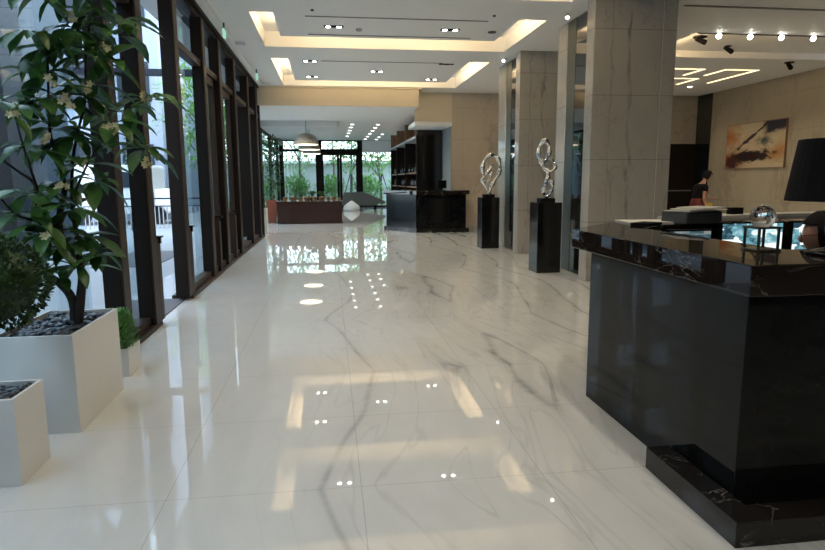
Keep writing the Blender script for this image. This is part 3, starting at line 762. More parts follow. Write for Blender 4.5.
for i, (x0, x1, y, lb) in enumerate(((-.30, 2.58, 10.03, 'near long thin air slot in the first ceiling panel'), (-.29, 2.56, 11.22, 'far long thin air slot in the first ceiling panel'), (-.1, 2.5, 13.6, 'long thin air slot in the second ceiling panel'))):
    o = MB().box(x0, x1, y-.018, y+.018, 3.992, 4.004).build('air_slot', M['slot_grey'], None, (x0, y, 4)); tag(o, lb, 'air vent', 'linear air slots')
o = MB().box(5.2, 8.2, 8.80, 8.86, 3.99, 4.004).build('air_slot', M['slot_grey'], None, (5.2, 8.8, 4)); tag(o, 'long dark air slot in the ceiling above the reception', 'air vent')
def lathe_thing(name, x, y, z, prof, mat, label, cat, group=None):
    o = MB().lathe(prof, (x, y, z), 16).build(name, mat, None, (x, y, z), True); return tag(o, label, cat, group)
lathe_thing('smoke_detector', .56, 10.77, 3.96, [(.02, 0), (.045, .012), (.055, .04)], M['garden_wall'], 'small smoke detector in the middle of the first ceiling panel', 'smoke detector')
lathe_thing('speaker_grille', 2.83, 10.73, 3.985, [(.07, 0), (.075, .015)], M['file_grey'], 'round ceiling speaker at the right end of the first ceiling panel', 'speaker')
lathe_thing('sprinkler', -.18, 9.64, 3.97, [(.012, 0), (.03, .012), (.012, .03)], M['file_grey'], 'tiny sprinkler head above the left end of the near air slot', 'sprinkler')
lathe_thing('sprinkler', 2.58, 9.66, 3.97, [(.012, 0), (.03, .012), (.012, .03)], M['file_grey'], 'tiny sprinkler head above the right end of the near air slot', 'sprinkler')
# adjustable spots by the piers
def spot(x, y, z, label, aim):
    t = thing('spotlight', (x, y, z), label, 'spotlight', 'small silver spotlights by the piers')
    MB().tube([(x, y, z), (x, y, z-.04)], .012).build('stem', M['chrome'], t)
    a = Vector(aim).normalized(); c0 = Vector((x, y, z-.038))
    MB().tube([c0-a*.04, c0+a*.045], [.022, .030], 14).build('head', M['chrome'], t)
    MB().tube([c0+a*.046, c0+a*.048], [.026, .026], 14).build('lens', M['lamp_white'], t)
spot(3.66, 9.42, 4.0, 'silver spotlight under the ceiling in front of the nearest marble pier', (-.25, -.5, -.8))
spot(3.68, 12.92, 4.0, 'silver spotlight under the ceiling at the second marble pier', (-.6, -.6, -.5))
for x, lb in ((6.79, 'first of four bright round spotlights over the reception, nearest the pier'), (7.38, 'second of four bright round spotlights over the reception, counting from the pier'), (7.98, 'third of four bright round spotlights over the reception, counting from the pier'), (8.60, 'last of four bright round spotlights over the reception, farthest from the pier')):
    t = thing('track_spotlight', (x, 10.40, 4.0), lb, 'spotlight', 'bright spotlights over the reception')
    c0 = Vector((x, 10.40, 3.965)); a = Vector((-.25, -.85, -.45)).normalized()
    MB().tube([c0-a*.05, c0+a*.04], [.04, .05], 16).build('head', M['file_grey'], t)
    MB().tube([c0+a*.041, c0+a*.044], [.045, .045], 16).build('lens', M['lamp_white'], t)
tag(MB().box(6.4, 9.6, 10.385, 10.41, 3.985, 4.002).build('light_track', M['file_grey'], None, (6.4, 10.4, 4)), 'thin dark track carrying four bright spotlights', 'light track')
def dark_fix(x, y, w, label, ang):
    t = thing('projector_light', (x, y, 4.0), label, 'ceiling light', 'dark swivel fixtures over the reception')
    MB().lathe([(w, 0), (w, .02)], (x, y, 3.98+ (0.13 if 10.42 < y < 12.43 else 0)), 20).build('rim', M['black_paint'], t)
    zz = 3.98 + (0.13 if 10.42 < y < 12.43 else 0)
    a = Vector((math.cos(ang), math.sin(ang), -.35)).normalized(); c0 = Vector((x, y, zz-.05))
    MB().tube([c0-a*.09, c0+a*.12], [.04, .05], 12).build('head', M['black_matte'], t)
dark_fix(6.95, 11.2, .13, 'black swivel ceiling light nearest the marble pier', 0)
dark_fix(10.02, 12.72, .10, 'black swivel ceiling light in front of the beige wall', .6)
dark_fix(8.0, 11.9, .06, 'small swivel ceiling light between the spotlights and the lit slots', .3)
# LED slots in the far reception ceiling
led = thing('light_slot', (9.6, 14.5, 4.0), 'glowing angular light slot in the ceiling nearest the beige wall', 'ceiling light', 'glowing line lights')
def led_path(t, segs):
    q = MB()
    for (x0, y0), (x1, y1) in segs:
        w = .035
        q.box(min(x0, x1)-w, max(x0, x1)+w, min(y0, y1)-w, max(y0, y1)+w, 3.992, 3.9995)
    q.build('strip', M['led_warm'], t)
led_path(led, [((9.2, 13.72), (10.0, 13.72)), ((9.2, 13.72), (9.2, 14.5)), ((10.0, 13.72), (10.0, 15.6))])
led = thing('light_slot', (8.3, 14.1, 4.0), 'glowing angular light slot in the ceiling beside the marble pier', 'ceiling light', 'glowing line lights')
led_path(led, [((7.7, 13.72), (8.65, 13.72)), ((8.65, 13.72), (8.65, 14.5))])
led = thing('light_slot', (8.9, 15.4, 4.0), 'farthest glowing angular light slot in the reception ceiling', 'ceiling light', 'glowing line lights')
led_path(led, [((8.2, 15.0), (9.3, 15.0)), ((9.3, 15.0), (9.3, 15.9))])
lathe_thing('ceiling_downlight', 9.9, 16.3, 3.985, [(.06, 0), (.06, .015)], M['lamp_far'], 'single small round downlight before the far dark door', 'ceiling light')
# rows of small round downlights in the far lower ceiling
for row, (x, ys_, nm) in enumerate(((.97, (25.2, 26.6, 28.2, 29.9, 31.8), 'left'), (2.0, (25.2, 26.7, 28.3, 30.1, 32.0, 34.0), 'middle'), (2.62, (30.4, 32.4, 34.2), 'right'))):
    base = None
    for k, y in enumerate(ys_):
        lb = 'small round lit downlight in the %s row of the far lower ceiling' % nm
        if base is None:
            base = lathe_thing('round_downlight', x, y, 3.705, [(.075, 0), (.075, .015)], M['lamp_far'], lb, 'ceiling light', 'downlights in the %s far row' % nm)
        else:
            c2 = base.copy(); col.objects.link(c2); c2.location = (x, y, 3.705)
# exit signs
for x, y, lb in ((-1.60, 10.6, 'nearer green and white exit sign hanging edge-on by the glazing'), (-1.56, 14.75, 'farther green and white exit sign hanging edge-on by the glazing')):
    t = thing('exit_sign', (x, y, 4.0), lb, 'sign', 'hanging exit signs')
    MB().box(x-.012, x+.012, y-.02, y+.02, 3.90, 4.0).build('mount', M['black_paint'], t)
    MB().box(x-.014, x+.014, y-.10, y+.10, 3.77, 3.90, .003).build('panel', M['exit_green'], t)

# pendant domes
pd = None
for k, (x, y, zc, lb) in enumerate(((-.73, 21.55, 3.72, 'nearest dome pendant lamp over the dark red buffet'), (-.73, 25.0, 3.5, 'middle dome pendant lamp hanging behind the nearest one'), (-.75, 28.9, 3.5, 'farthest dome pendant lamp in the row'))):
    t = thing('dome_pendant', (x, y, 2.72), lb, 'pendant lamp', 'three dome pendants in a row')
    q = MB(); n = 32; rings = []
    for i in range(9):
        a = i/8*PI/2; rings.append([q.bm.verts.new((x+.41*math.cos(a)*math.cos(2*PI*j/n), y+.41*math.cos(a)*math.sin(2*PI*j/n), 2.74+.36*math.sin(a))) for j in range(n)] if i < 8 else [q.bm.verts.new((x, y, 3.10))])
    for i in range(8):
        for j in range(n):
            if i < 7: q.bm.faces.new((rings[i][j], rings[i][(j+1) % n], rings[i+1][(j+1) % n], rings[i+1][j]))
            else: q.bm.faces.new((rings[i][j], rings[i][(j+1) % n], rings[8][0]))
    q.lathe([(.415, 0), (.42, .01), (.415, .02), (.40, .02), (.40, 0)], (x, y, 2.72), 32)
    q.build('dome', M['pendant'], t, smooth=True)
    MB().lathe([(.395, 0), (.395, .006)], (x, y, 2.713), 32).build('diffuser', M['pendant_in'], t)
    MB().tube([(x, y, 3.09), (x, y, zc)], .008, 6).build('cord', M['file_grey'], t)

# ------------------------------------------------------------------ FAR BAR
fb_ = thing('bar_counter', (2.9, 18, 0), 'dark angled bar counter at the far end of the hall', 'counter')
body = [(1.72, 18.85), (2.46, 17.60), (3.93, 17.60), (3.93, 18.04), (3.50, 18.04), (3.50, 18.4), (2.8, 18.4), (2.2, 19.3)]
def off_poly(p, d):
    return [(x + (-d if x < 2 else (d if x > 3.6 else 0)), y + (-d if y < 18 else 0)) for x, y in p]
MB().prism(body, .12, 1.09).build('front_panel', M['bar_body'], fb_)
MB().prism(off_poly(body, .09), 1.09, 1.205, .006).build('top', M['counter_top'], fb_)
MB().prism(off_poly(body, .08), 0, .12, .004).build('plinth', M['plinth'], fb_)
# pigeon-hole recess on the chamfer
MB().box(2.85, 3.45, 17.588, 17.60, .30, .95).build('inset_panel', M['black_paint'], fb_)
cs = thing('display_cabinet', (3.1, 23, 0), 'tall dark shelving cabinet with brown backs behind the bar', 'cabinet')
f = MB().box(2.80, 3.56, 19.52, 19.58, 0, 3.06).box(3.50, 3.56, 19.58, 27.8, 0, 3.5)
f.build('side_panel', M['black_paint'], cs)
for y in (19.58, 22.55, 25.3, 27.7): MB().box(2.76, 3.5, y, y+.07, 0, 2.9).build('upright', M['dark_frame'], cs); MB().box(2.77, 3.5, y, y+.09, 2.9, 3.48).build('upper_panel', M['shelf_wood'], cs)
MB().box(3.10, 3.14, 19.7, 27.7, 2.9, 3.48).build('back_panel', M['shelf_wood'], cs)
q = MB()
for y0, y1 in ((19.66, 22.55), (22.69, 25.3), (25.44, 27.7)):
    q.box(2.75, 3.3, y0, y1, 2.82, 2.90); 
q.build('upper_rail', M['garden_wall'], cs)
for z in (1.25, 1.72):
    q = MB()
    for y0, y1 in ((19.66, 22.55), (22.69, 25.3), (25.44, 27.7)): q.box(2.80, 3.3, y0, y1, z, z+.04)
    q.build('shelf', M['shelf_wood'], cs)
rb = random.Random(11); bott = None; cnt = 0
for (y0, y1) in ((19.8, 22.4), (22.8, 25.2), (25.6, 27.6)):
    for z in (1.29, 1.76):
        y = y0
        while y < y1:
            if bott is None:
                bott = MB().lathe([(.04, 0), (.042, .02), (.042, .17), (.015, .23), (.015, .30)], (0, 0, 0), 10).build('bottle', M['black_paint'], None, None, True)
                tag(bott, 'dark bottle standing on a shelf of the tall bar cabinet', 'bottle', 'bottles on the bar cabinet shelves'); bott.location = (2.95, y, z)
            else:
                c2 = bott.copy(); col.objects.link(c2); c2.location = (2.92+rb.uniform(-.03, .06), y, z)
            y += rb.uniform(.35, .6)
tl = thing('bar_monitor', (3.36, 18.2, 1.205), 'small dark screen standing on the far bar before the grey wall', 'monitor')
MB().box(3.20, 3.47, 18.20, 18.225, 1.26, 1.50, .004).build('screen', M['black_paint'], tl)
MB().box(3.31, 3.36, 18.20, 18.22, 1.21, 1.28).box(3.25, 3.42, 18.15, 18.27, 1.205, 1.215).build('foot', M['black_paint'], tl)

# ------------------------------------------------------------------ BUFFET
bf = thing('buffet_table', (-.7, 22.5, 0), 'long dark red wooden buffet table under the dome pendants', 'table')
q = MB()
for k in range(4):
    q.box(-1.83+k*.565, -1.83+(k+1)*.565-.008, 22.0, 22.03, .02, .74)
q.build('front_panel', M['red_wood'], bf)
MB().box(-1.83, .43, 22.03, 23.1, .02, .74).build('body', M['red_wood'], bf)
MB().box(-1.86, .46, 21.97, 23.15, .74, .79, .005).build('tabletop', M['red_wood'], bf)
items = [(-1.55, .16, .14), (-1.28, .20, .2), (-1.02, .15, .12), (-.78, .22, .18), (-.52, .16, .24), (-.27, .2, .2), (-.04, .14, .15), (.16, .15, .17), (.34, .12, .13)]
side = ('first', 'second', 'third', 'fourth', 'fifth', 'sixth', 'seventh', 'eighth', 'last')
for k, (x, w_, h_) in enumerate(items):
    y = 22.25+.12*(k % 2)
    t = thing('bread_basket', (x, y, .79), '%s basket of golden bread along the dark red buffet, counting from the left' % side[k], 'basket', 'bread baskets on the buffet')
    MB().lathe([(w_*.42, 0), (w_*.55, .08), (w_*.57, .08), (w_*.5, .07)], (x, y, .792), 16).build('basket', M['basket'], t)
    q = MB()
    for j in range(4): q.ball((x+w_*.25*math.cos(j*1.7), y+w_*.2*math.sin(j*1.7), .79+.09+.012*j), w_*.27, 1.3, .8, .7*h_/.15, 10, 6)
    q.build('bread', M['bread'], t, smooth=True)
for x, y, lb in ((-.62, 22.75, 'low leafy table plant at the back of the buffet, left one'), (-.30, 22.8, 'low leafy table plant at the back of the buffet, right one')):
    t = thing('table_plant', (x, y, .79), lb, 'plant', 'table plants on the buffet')
    MB().lathe([(.06, 0), (.08, .12)], (x, y, .79), 12).build('pot', M['black_paint'], t)
    q = MB()
    for j in range(26):
        a = rb.uniform(0, 2*PI); r = rb.uniform(.05, .25)
        q.tube([(x, y, .90), (x+r*.6*math.cos(a), y+r*.6*math.sin(a), 1.08+.05*rb.random()), (x+r*math.cos(a), y+r*math.sin(a), 1.02+.06*rb.random())], [.006, .014, .003], 4)
    q.build('leaves', M['leaf_palm'], t)

# ------------------------------------------------------------------ LOUNGE SEAT FAR AWAY
so = thing('lounge_sofa', (1.7, 32.8, 0), 'grey low lounge sofa with sloping back before the far glass doors', 'sofa')
MB().prism([(.62, 32.3), (2.5, 32.3), (2.5, 33.4), (.62, 33.4)], .22, .48, .04).build('seat', M['grey_fabric'], so)
q = MB()
t = bmesh.new()
vs = [(.66, .40), (.72, .90), (1.72, .92), (2.9, .42), (2.9, .30), (.66, .3)]
a_ = [q.bm.verts.new((x, 32.25, z)) for x, z in vs]; b_ = [q.bm.verts.new((x, 32.45, z)) for x, z in vs]
q.bm.faces.new(a_); q.bm.faces.new(b_[::-1])
for i in range(6): q.bm.faces.new((a_[i], b_[i], b_[(i+1) % 6], a_[(i+1) % 6]))
t.free(); q.build('backrest', M['grey_fabric'], so)
for x, y in ((.75, 32.4), (2.4, 32.4), (.75, 33.3), (2.4, 33.3)):
    MB().box(x-.04, x+.04, y-.04, y+.04, 0, .23).build('leg', M['black_paint'], so)
cu = MB().lathe([(.38, 0), (.42, .06), (.40, .22), (.26, .34), (.10, .46), (.03, .50)], (1.1, 31.3, 0.0), 24).build('pouf', M['white_fabric'], None, (1.1, 31.3, 0), True)
tag(cu, 'white floor pouf in front of the far grey lounge sofa', 'pouf')

# ------------------------------------------------------------------ PLANTERS AND PLANTS
def planter(name, x0, x1, y0, y1, h, label, wall=.018, fill=.05):
    t = thing(name, ((x0+x1)/2, (y0+y1)/2, 0), label, 'planter')
    q = MB()
    q.box(x0, x1, y0, y0+wall, 0, h).box(x0, x1, y1-wall, y1, 0, h).box(x0, x0+wall, y0+wall, y1-wall, 0, h).box(x1-wall, x1, y0+wall, y1-wall, 0, h).box(x0+wall, x1-wall, y0+wall, y1-wall, 0, .03)
    q.build('box', M['white_planter'], t)
    MB().box(x0+wall, x1-wall, y0+wall, y1-wall, h-fill-.05, h-fill).build('soil', M['soil'], t)
    return t
def pebbles(x0, x1, y0, y1, z, n, label, seed):
    rr = random.Random(seed); q = MB()
    for k in range(n):
        s_ = rr.uniform(.022, .036)
        rot = Matrix.Rotation(rr.uniform(0, PI), 4, 'Z') @ Matrix.Rotation(rr.uniform(-.3, .3), 4, 'X')
        q.ball((rr.uniform(x0+.03, x1-.03), rr.uniform(y0+.03, y1-.03), z+.004+rr.uniform(0, .034)), s_, 1.3, .8, .55, 8, 6, rot)
    o = q.build('pebbles', M['pebble'], None, ((x0+x1)/2, (y0+y1)/2, z), True)
    return tag(o, label, 'pebbles', kind='stuff')
planter('large_planter', -1.99, -1.53, 3.77, 4.56, .605, 'large tall white square planter holding the flowering tree')
pebbles(-1.97, -1.55, 3.79, 4.54, .555, 230, 'dark grey pebbles around the flowering tree trunk', 1)
planter('small_planter', -1.88, -1.56, 3.11, 3.43, .45, 'small white planter in the lower left corner with round topiary')
pebbles(-1.86, -1.58, 3.13, 3.41, .40, 110, 'dark pebbles under the round topiary', 2)
planter('shrub_planter', -1.86, -1.575, 4.86, 5.16, .22, 'low white planter with bright green shrub behind the large planter', fill=.02)

def leaf_blade(mb, base, d, up, L, W, droop=.5, fold=.25, seg=5, xmin=None):
    d = Vector(d).normalized(); up = Vector(up); side = d.cross(up)
    if side.length < .01: side = Vector((1, 0, 0))
    side.normalize(); up = side.cross(d).normalized()
    prof = [0.06, .55, .92, 1.0, .62, .02] if seg == 5 else [.1, .9, .9, .05]
    rows = []; p = Vector(base); dd = d.copy()
    for i in range(seg+1):
        w = W*.5*prof[i]
        n_ = side.cross(dd).normalized()
        r = [p-side*w+n_*w*fold, p, p+side*w+n_*w*fold]
        if xmin is not None:
            for q_ in r: q_.x = max(q_.x, xmin)
        rows.append([mb.bm.verts.new(q_) for q_ in r])
        dd = (dd+Vector((0, 0, -1))*droop/seg).normalized(); p = p+dd*(L/seg)
    for a, b in zip(rows, rows[1:]):
        mb.bm.faces.new((a[0], a[1], b[1], b[0])); mb.bm.faces.new((a[1], a[2], b[2], b[1]))

# flowering tree
CL=[(-1.63,4.05,2.29,9),(-1.65,3.90,2.35,4),(-1.52,4.20,2.43,7),(-1.46,4.30,2.54,6),(-1.34,4.45,2.54,5),(-1.48,4.20,2.28,7),(-1.40,4.30,2.26,6),(-1.77,3.85,1.93,6),(-1.80,3.80,1.90,3),(-1.75,4.10,1.99,6),(-1.63,4.15,2.01,8),(-1.53,4.25,2.04,7),(-1.50,4.40,2.13,5),(-1.38,4.30,1.87,7),(-1.32,4.45,1.99,4),(-1.23,4.60,2.06,6),(-1.27,4.55,1.72,8),(-1.65,4.10,1.82,8),(-1.58,4.20,1.79,8),(-1.73,4.00,1.69,6),(-1.55,4.25,1.61,7),(-1.66,4.15,1.48,7),(-1.79,4.00,1.43,6),(-1.83,3.95,1.31,4),(-1.71,4.00,1.18,8),(-1.63,4.10,1.11,7),(-1.73,3.90,1.25,5),(-1.57,4.20,1.16,5),(-1.72,4.15,0.91,5),(-1.53,4.35,1.51,4),(-1.67,4.00,2.12,5),(-1.60,4.10,.97,6),(-1.52,4.25,1.05,5),(-1.55,4.15,2.62,6),(-1.42,4.30,2.70,6),(-1.66,4.00,2.55,5),(-1.33,4.35,2.42,5),(-1.58,4.05,1.33,6)]
FL=[(-1.52,4.15,2.49),(-1.36,4.20,2.32),(-1.56,3.90,2.08),(-1.46,4.10,2.07),(-1.55,4.00,1.99),(-1.51,4.00,1.97),(-1.72,3.75,1.89),(-1.32,4.15,1.85),(-1.34,4.15,1.82),(-1.64,3.95,1.76),(-1.51,4.10,1.62),(-1.60,4.00,1.48),(-1.66,3.85,1.18),(-1.21,4.50,2.07),(-1.23,4.45,1.63)]
BR=[[(-1.68,4.20,0.50,0.036),(-1.68,4.20,0.74,0.030),(-1.74,4.15,0.87,0.022),(-1.79,4.10,0.94,0.016),(-1.82,4.00,1.02,0.010)],
 [(-1.68,4.20,0.50,0.035),(-1.63,4.20,0.75,0.030),(-1.61,4.20,0.92,0.026),(-1.65,4.20,1.02,0.022),(-1.69,4.15,1.14,0.020),(-1.69,4.15,1.30,0.020),(-1.65,4.15,1.45,0.018),(-1.64,4.10,1.61,0.014),(-1.66,4.05,1.78,0.010),(-1.65,4.05,2.02,0.008),(-1.63,4.05,2.28,0.006)],
 [(-1.61,4.20,0.92,0.024),(-1.62,4.20,1.16,0.015),(-1.63,4.20,1.39,0.012),(-1.59,4.20,1.70,0.010),(-1.52,4.25,2.01,0.008),(-1.47,4.20,2.31,0.007),(-1.45,4.30,2.54,0.005)],
 [(-1.69,4.15,1.14,0.014),(-1.79,4.10,1.26,0.014),(-1.75,4.00,1.40,0.010),(-1.76,4.00,1.50,0.010),(-1.81,3.95,1.56,0.008),(-1.93,3.90,1.68,0.006)],
 [(-1.69,4.15,1.14,0.012),(-1.74,4.10,1.30,0.010),(-1.76,4.05,1.45,0.009),(-1.77,3.95,1.69,0.007),(-1.76,3.85,1.90,0.005)],
 [(-1.79,4.10,1.26,0.01),(-1.85,3.95,1.31,0.007),(-1.91,3.90,1.42,0.006)],
 [(-1.63,4.20,1.39,0.010),(-1.52,4.25,1.64,0.006),(-1.39,4.30,1.83,0.004)],
 [(-1.39,4.30,1.83,0.004),(-1.31,4.40,1.79,0.004),(-1.26,4.50,1.70,0.004)],
 [(-1.52,4.25,2.01,0.005),(-1.37,4.40,1.96,0.004),(-1.22,4.55,2.06,0.004)]]
ft = thing('flowering_tree', (-1.68, 4.2, .54), 'tall potted tree with long dark leaves and cream flowers', 'tree')
q = MB()
for b_ in BR:
    pth = smooth_path([p[:3] for p in b_], 4); rad = []
    for i in range(len(pth)):
        f_ = i/4; j = min(int(f_), len(b_)-2); u = f_-j
        rad.append(b_[j][3]*(1-u)+b_[j+1][3]*u)
    q.tube(pth, rad, 8)
q.build('trunk', M['bark'], ft, smooth=True)
rr = random.Random(21); q = MB()
for x, y, z, n in CL:
    a0 = rr.uniform(0, 2*PI)
    n = int(n*1.5)
    for k in range(n):
        a = a0+2*PI*k/n+rr.uniform(-.25, .25); el = rr.uniform(-.35, .75)
        d_ = Vector((math.cos(a)*math.cos(el), math.sin(a)*math.cos(el), math.sin(el)))
        L = rr.uniform(.18, .31)
        leaf_blade(q, Vector((x, y, z))+d_*.02, d_, (0, 0, 1), L, L*rr.uniform(.30, .40), rr.uniform(.6, 1.7), .3, 5, -1.96)
q.build('foliage', M['leaf_dark'], ft, smooth=True)
for x, y, z in FL:
    q = MB()
    for j in range(4):
        c0 = Vector((x, y, z))+Vector((rr.uniform(-.03, .03), rr.uniform(-.02, .02), rr.uniform(-.025, .025)))
        for k in range(5):
            a = 2*PI*k/5+j; d_ = Vector((math.cos(a), -.5, math.sin(a)))
            leaf_blade(q, c0, d_, (0, -1, 0), .026, .015, .1, .2, 3)
    q.build('flower', M['petal'], ft)

# topiary ball
tp = thing('topiary_ball', (-1.68, 3.27, .40), 'round dark green clipped topiary ball at the left edge', 'plant')
bc = Vector((-1.66, 3.28, 1.0)); rr = random.Random(5)
MB().tube([(-1.735, 3.28, .39), (-1.73, 3.28, .6), (-1.70, 3.28, .85)], [.016, .013, .012]).build('stem', M['bark'], tp)
MB().ball(bc, .185, u=20, v=14).build('core', M['leaf_ball'], tp, smooth=True)
q = MB()
for k in range(2600):
    zz = rr.uniform(-1, 1); a = rr.uniform(0, 2*PI); s_ = math.sqrt(1-zz*zz); nrm = Vector((s_*math.cos(a), s_*math.sin(a), zz))
    R_ = .205*(1+.07*math.sin(5*a+3*zz)+rr.uniform(-.06, .10))
    d_ = (nrm+Vector((rr.uniform(-.8, .8), rr.uniform(-.8, .8), rr.uniform(-.5, .9)))).normalized()
    leaf_blade(q, bc+nrm*R_, d_, nrm, .026, .015, .2, .2, 3)
q.build('foliage', M['leaf_ball'], tp)
# bright shrub
sb = thing('small_shrub', (-1.70, 5.02, .20), 'bright green feathery shrub in the low white planter', 'plant')
rr = random.Random(9); q = MB()
for k in range(1500):
    a = rr.uniform(0, 2*PI); r = math.sqrt(rr.random()); h = rr.random()
    rad = .19*(1-.5*h)*(1 if h > .1 else .8)
    b_ = Vector((-1.68+rad*r*math.cos(a)*.9, 5.0+rad*r*math.sin(a), .20+.29*h))
    d_ = Vector((math.cos(a)*.7, math.sin(a)*.7, .4+rr.random()))
    leaf_blade(q, b_, d_, (0, 0, 1), .035, .012, .2, .2, 3, -1.97)
q.build('foliage', M['leaf_bright'], sb)
q = MB()
for k in range(7): q.tube([(-1.71, 5.01, .19), (-1.71+rr.uniform(-.1, .1), 5.01+rr.uniform(-.1, .1), .42)], .004, 5)
q.build('stems', M['bark'], sb)
# far interior tree in red pot and white pot
wp = planter('white_pot', -2.06, -1.80, 18.05, 18.4, .73, 'slim white planter at the foot of the far left mullion', .02)
rp = thing('red_pot', (-1.98, 22.9, 0), 'terracotta red tapered square pot beside the buffet', 'pot')
q = MB(); A = []
for r, z in ((.13, 0), (.19, .82), (.155, .82), (.15, .70)):
    A.append([q.bm.verts.new((-2.07+r*sx, 22.9+r*sy, z)) for sx, sy in ((-1, -1), (1, -1), (1, 1), (-1, 1))])
for i in range(3):
    for k in range(4): q.bm.faces.new((A[i][k], A[i][(k+1) % 4], A[i+1][(k+1) % 4], A[i+1][k]))
q.bm.faces.new(A[0][::-1]); q.bm.faces.new(A[3]); q.build('pot', M['terracotta'], rp)
def bush(name, c, rx, ry, rz, n, L, mat, parent, seed, up=.4):
    rr = random.Random(seed); q = MB()
    for k in range(n):
        v = Vector((rr.gauss(0, 1), rr.gauss(0, 1), rr.gauss(0, 1))).normalized()*(rr.random()**.45)
        b_ = Vector((c[0]+v.x*rx, c[1]+v.y*ry, c[2]+v.z*rz))
        d_ = (v+Vector((rr.uniform(-.7, .7), rr.uniform(-.7, .7), rr.uniform(-.5, .5)+up))).normalized()
        leaf_blade(q, b_, d_, (0, 0, 1), L*rr.uniform(.6, 1.3), L*.4, .5, .2, 3)
    return q.build(name, mat, parent)
for (x, y, zt_, z0_, lb, sd) in ((-2.05, 22.9, 3.2, .70, 'tall slim leafy indoor tree in the terracotta red pot', 31), (-2.05, 18.25, 3.2, .68, 'tall slim leafy indoor tree in the slim white planter', 32)):
    t = thing('indoor_tree', (x, y, z0_), lb, 'tree', 'slim indoor trees at the far left')
    MB().tube([(x, y, z0_-.02), (x+.02, y, 1.4), (x-.03, y, 2.2), (x, y, 3.0)], [.02, .016, .012, .006]).build('trunk', M['bark_pale'], t)
    bush('foliage', (x+.05 if sd==31 else x-.02, y, 1.95), .30 if sd == 31 else .2, .35, 1.15, 700, .14, M['leaf_palm'], t, sd)

# ------------------------------------------------------------------ OUTSIDE
struct(MB().box(-40, -2.62, -30, 70, -.14, -.03).box(-2.62, 40, 35.1, 70, -.14, -.03).build('ground_outside', M['pave']))
tag(MB().prism([(-2.55, 6.75), (-1.87, 6.75), (-1.87, 8.1), (-2.55, 8.1)], .001, .012).build('door_mat', M['mat_grey'], None, (-2.2, 7.4, 0)), 'dark grey door mat in the open doorway', 'mat')
tag(MB().prism([(-4.3, 11.6), (-3.2, 11.6), (-3.2, 14.2), (-4.3, 14.2)], -.03, -.018).build('paving_patch', M['mat_grey'], None, (-3.7, 13, -.03)), 'dark rectangular paving patch outside beyond the doorway', 'paving')
nb_ = thing('neighbour_building', (-7, 5, 0), 'blue-grey clad building facing the planters outside the glazing', 'building')
MB().box(-9.5, -6.3, -12, 16.4, -.03, 7.0).build('cladding', M['out_wall'], nb_)
MB().box(-6.3, -6.05, 12.9, 13.8, -.03, 7.0).box(-6.3, -6.05, 8.6, 9.3, -.03, 7.0).build('pilaster', M['out_dark'], nb_)
MB().box(-6.4, -6.24, -12, 16.4, -.03, .35).build('base_course', M['out_dark'], nb_)
ob = thing('office_block', (-9, 30, 0), 'pale blue-grey office block seen through the open doorway', 'building')
MB().box(-16, -6.6, 26.5, 40, -.03, 14).build('wall', M['out_light'], ob)
q = MB()
for z in (1.2, 4.4, 7.6, 10.8):
    for x in (-8.2, -10.4, -12.6): MB().box(x, x+1.2, 26.44, 26.52, z, z+1.8).build('window', M['out_dark'], ob)
tag(MB().prism([(-7.5, 17.0), (-2.4, 17.0), (-2.4, 17.25), (-7.5, 17.25)], 4.2, 4.35).build('canopy_edge', M['out_dark'], None, (-5, 17, 4.2)), 'thin dark canopy edge crossing above the outdoor yard', 'canopy')
rl = thing('railing', (-6, 21.5, 0), 'grey metal railing across the outdoor yard beyond the doorway', 'railing')
MB().tube([(-8, 21.5, .95), (-4.2, 21.5, .95)], .025, 8).tube([(-8, 21.5, .70), (-4.2, 21.5, .70)], .018, 8).build('rail', M['out_dark'], rl)
q = MB()
for k in range(30): q.box(-8+k*.13, -8+k*.13+.03, 21.49, 21.52, -.03, .70)
q.build('balusters', M['garden_wall'], rl)
# white delivery van parked beyond the railing
vn = thing('white_van', (-7.4, 24.2, 0), 'white van parked behind the outdoor railing', 'van')
MB().prism([(-9.6, 23.3), (-6.3, 23.3), (-6.3, 25.2), (-9.6, 25.2)], .35, 2.1, .12).build('body', M['white_paint'], vn)
MB().prism([(-6.3, 23.4), (-5.6, 23.4), (-5.6, 25.1), (-6.3, 25.1)], .35, 1.25, .10).build('bonnet', M['white_paint'], vn)
MB().box(-7.6, -6.5, 23.27, 23.31, 1.3, 1.85).build('side_window', M['out_dark'], vn)
for x in (-8.8, -6.2):
    MB().tube([(x, 23.25, .31), (x, 23.5, .31)], .33, 20).build('wheel', M['black_paint'], vn)

def out_tree(x, y, h, cr, label, seed, mat='leaf_out', stakes=False, group='garden trees', n=900, L=.28):
    t = thing('garden_tree', (x, y, 0), label, 'tree', group); n = int(n*1.35)
    rr = random.Random(seed); lean = rr.uniform(-.3, .3)
    q = MB().tube([(x, y, -.03), (x+lean*.4, y, h*.35), (x+lean, y, h*.75)], [.09, .07, .03], 8)
    for k in range(5):
        a = rr.uniform(0, 2*PI); z_ = h*rr.uniform(.35, .6)
        q.tube([(x+lean*.6, y, z_), (x+lean*.6+cr*.7*math.cos(a), y+cr*.5*math.sin(a), z_+h*.25)], [.035, .012], 6)
    q.build('trunk', M['bark_pale'], t, smooth=True)
    bush('foliage', (x+lean*.7, y, h*.74), cr*1.15, cr*.8, h*.36, n, L, M[mat], t, seed)
    if stakes:
        for k in range(3):
            a = 2*PI*k/3+.4
            MB().tube([(x+.75*math.cos(a), y+.75*math.sin(a), -.03), (x+.05*math.cos(a), y+.05*math.sin(a), 1.9)], .03, 6).build('stake', M['bark'], t)
    return t
struct(MB().box(-12, 14, 35.5, 60, -.05, 0.0).build('ground_garden', M['grass']))
hd = []
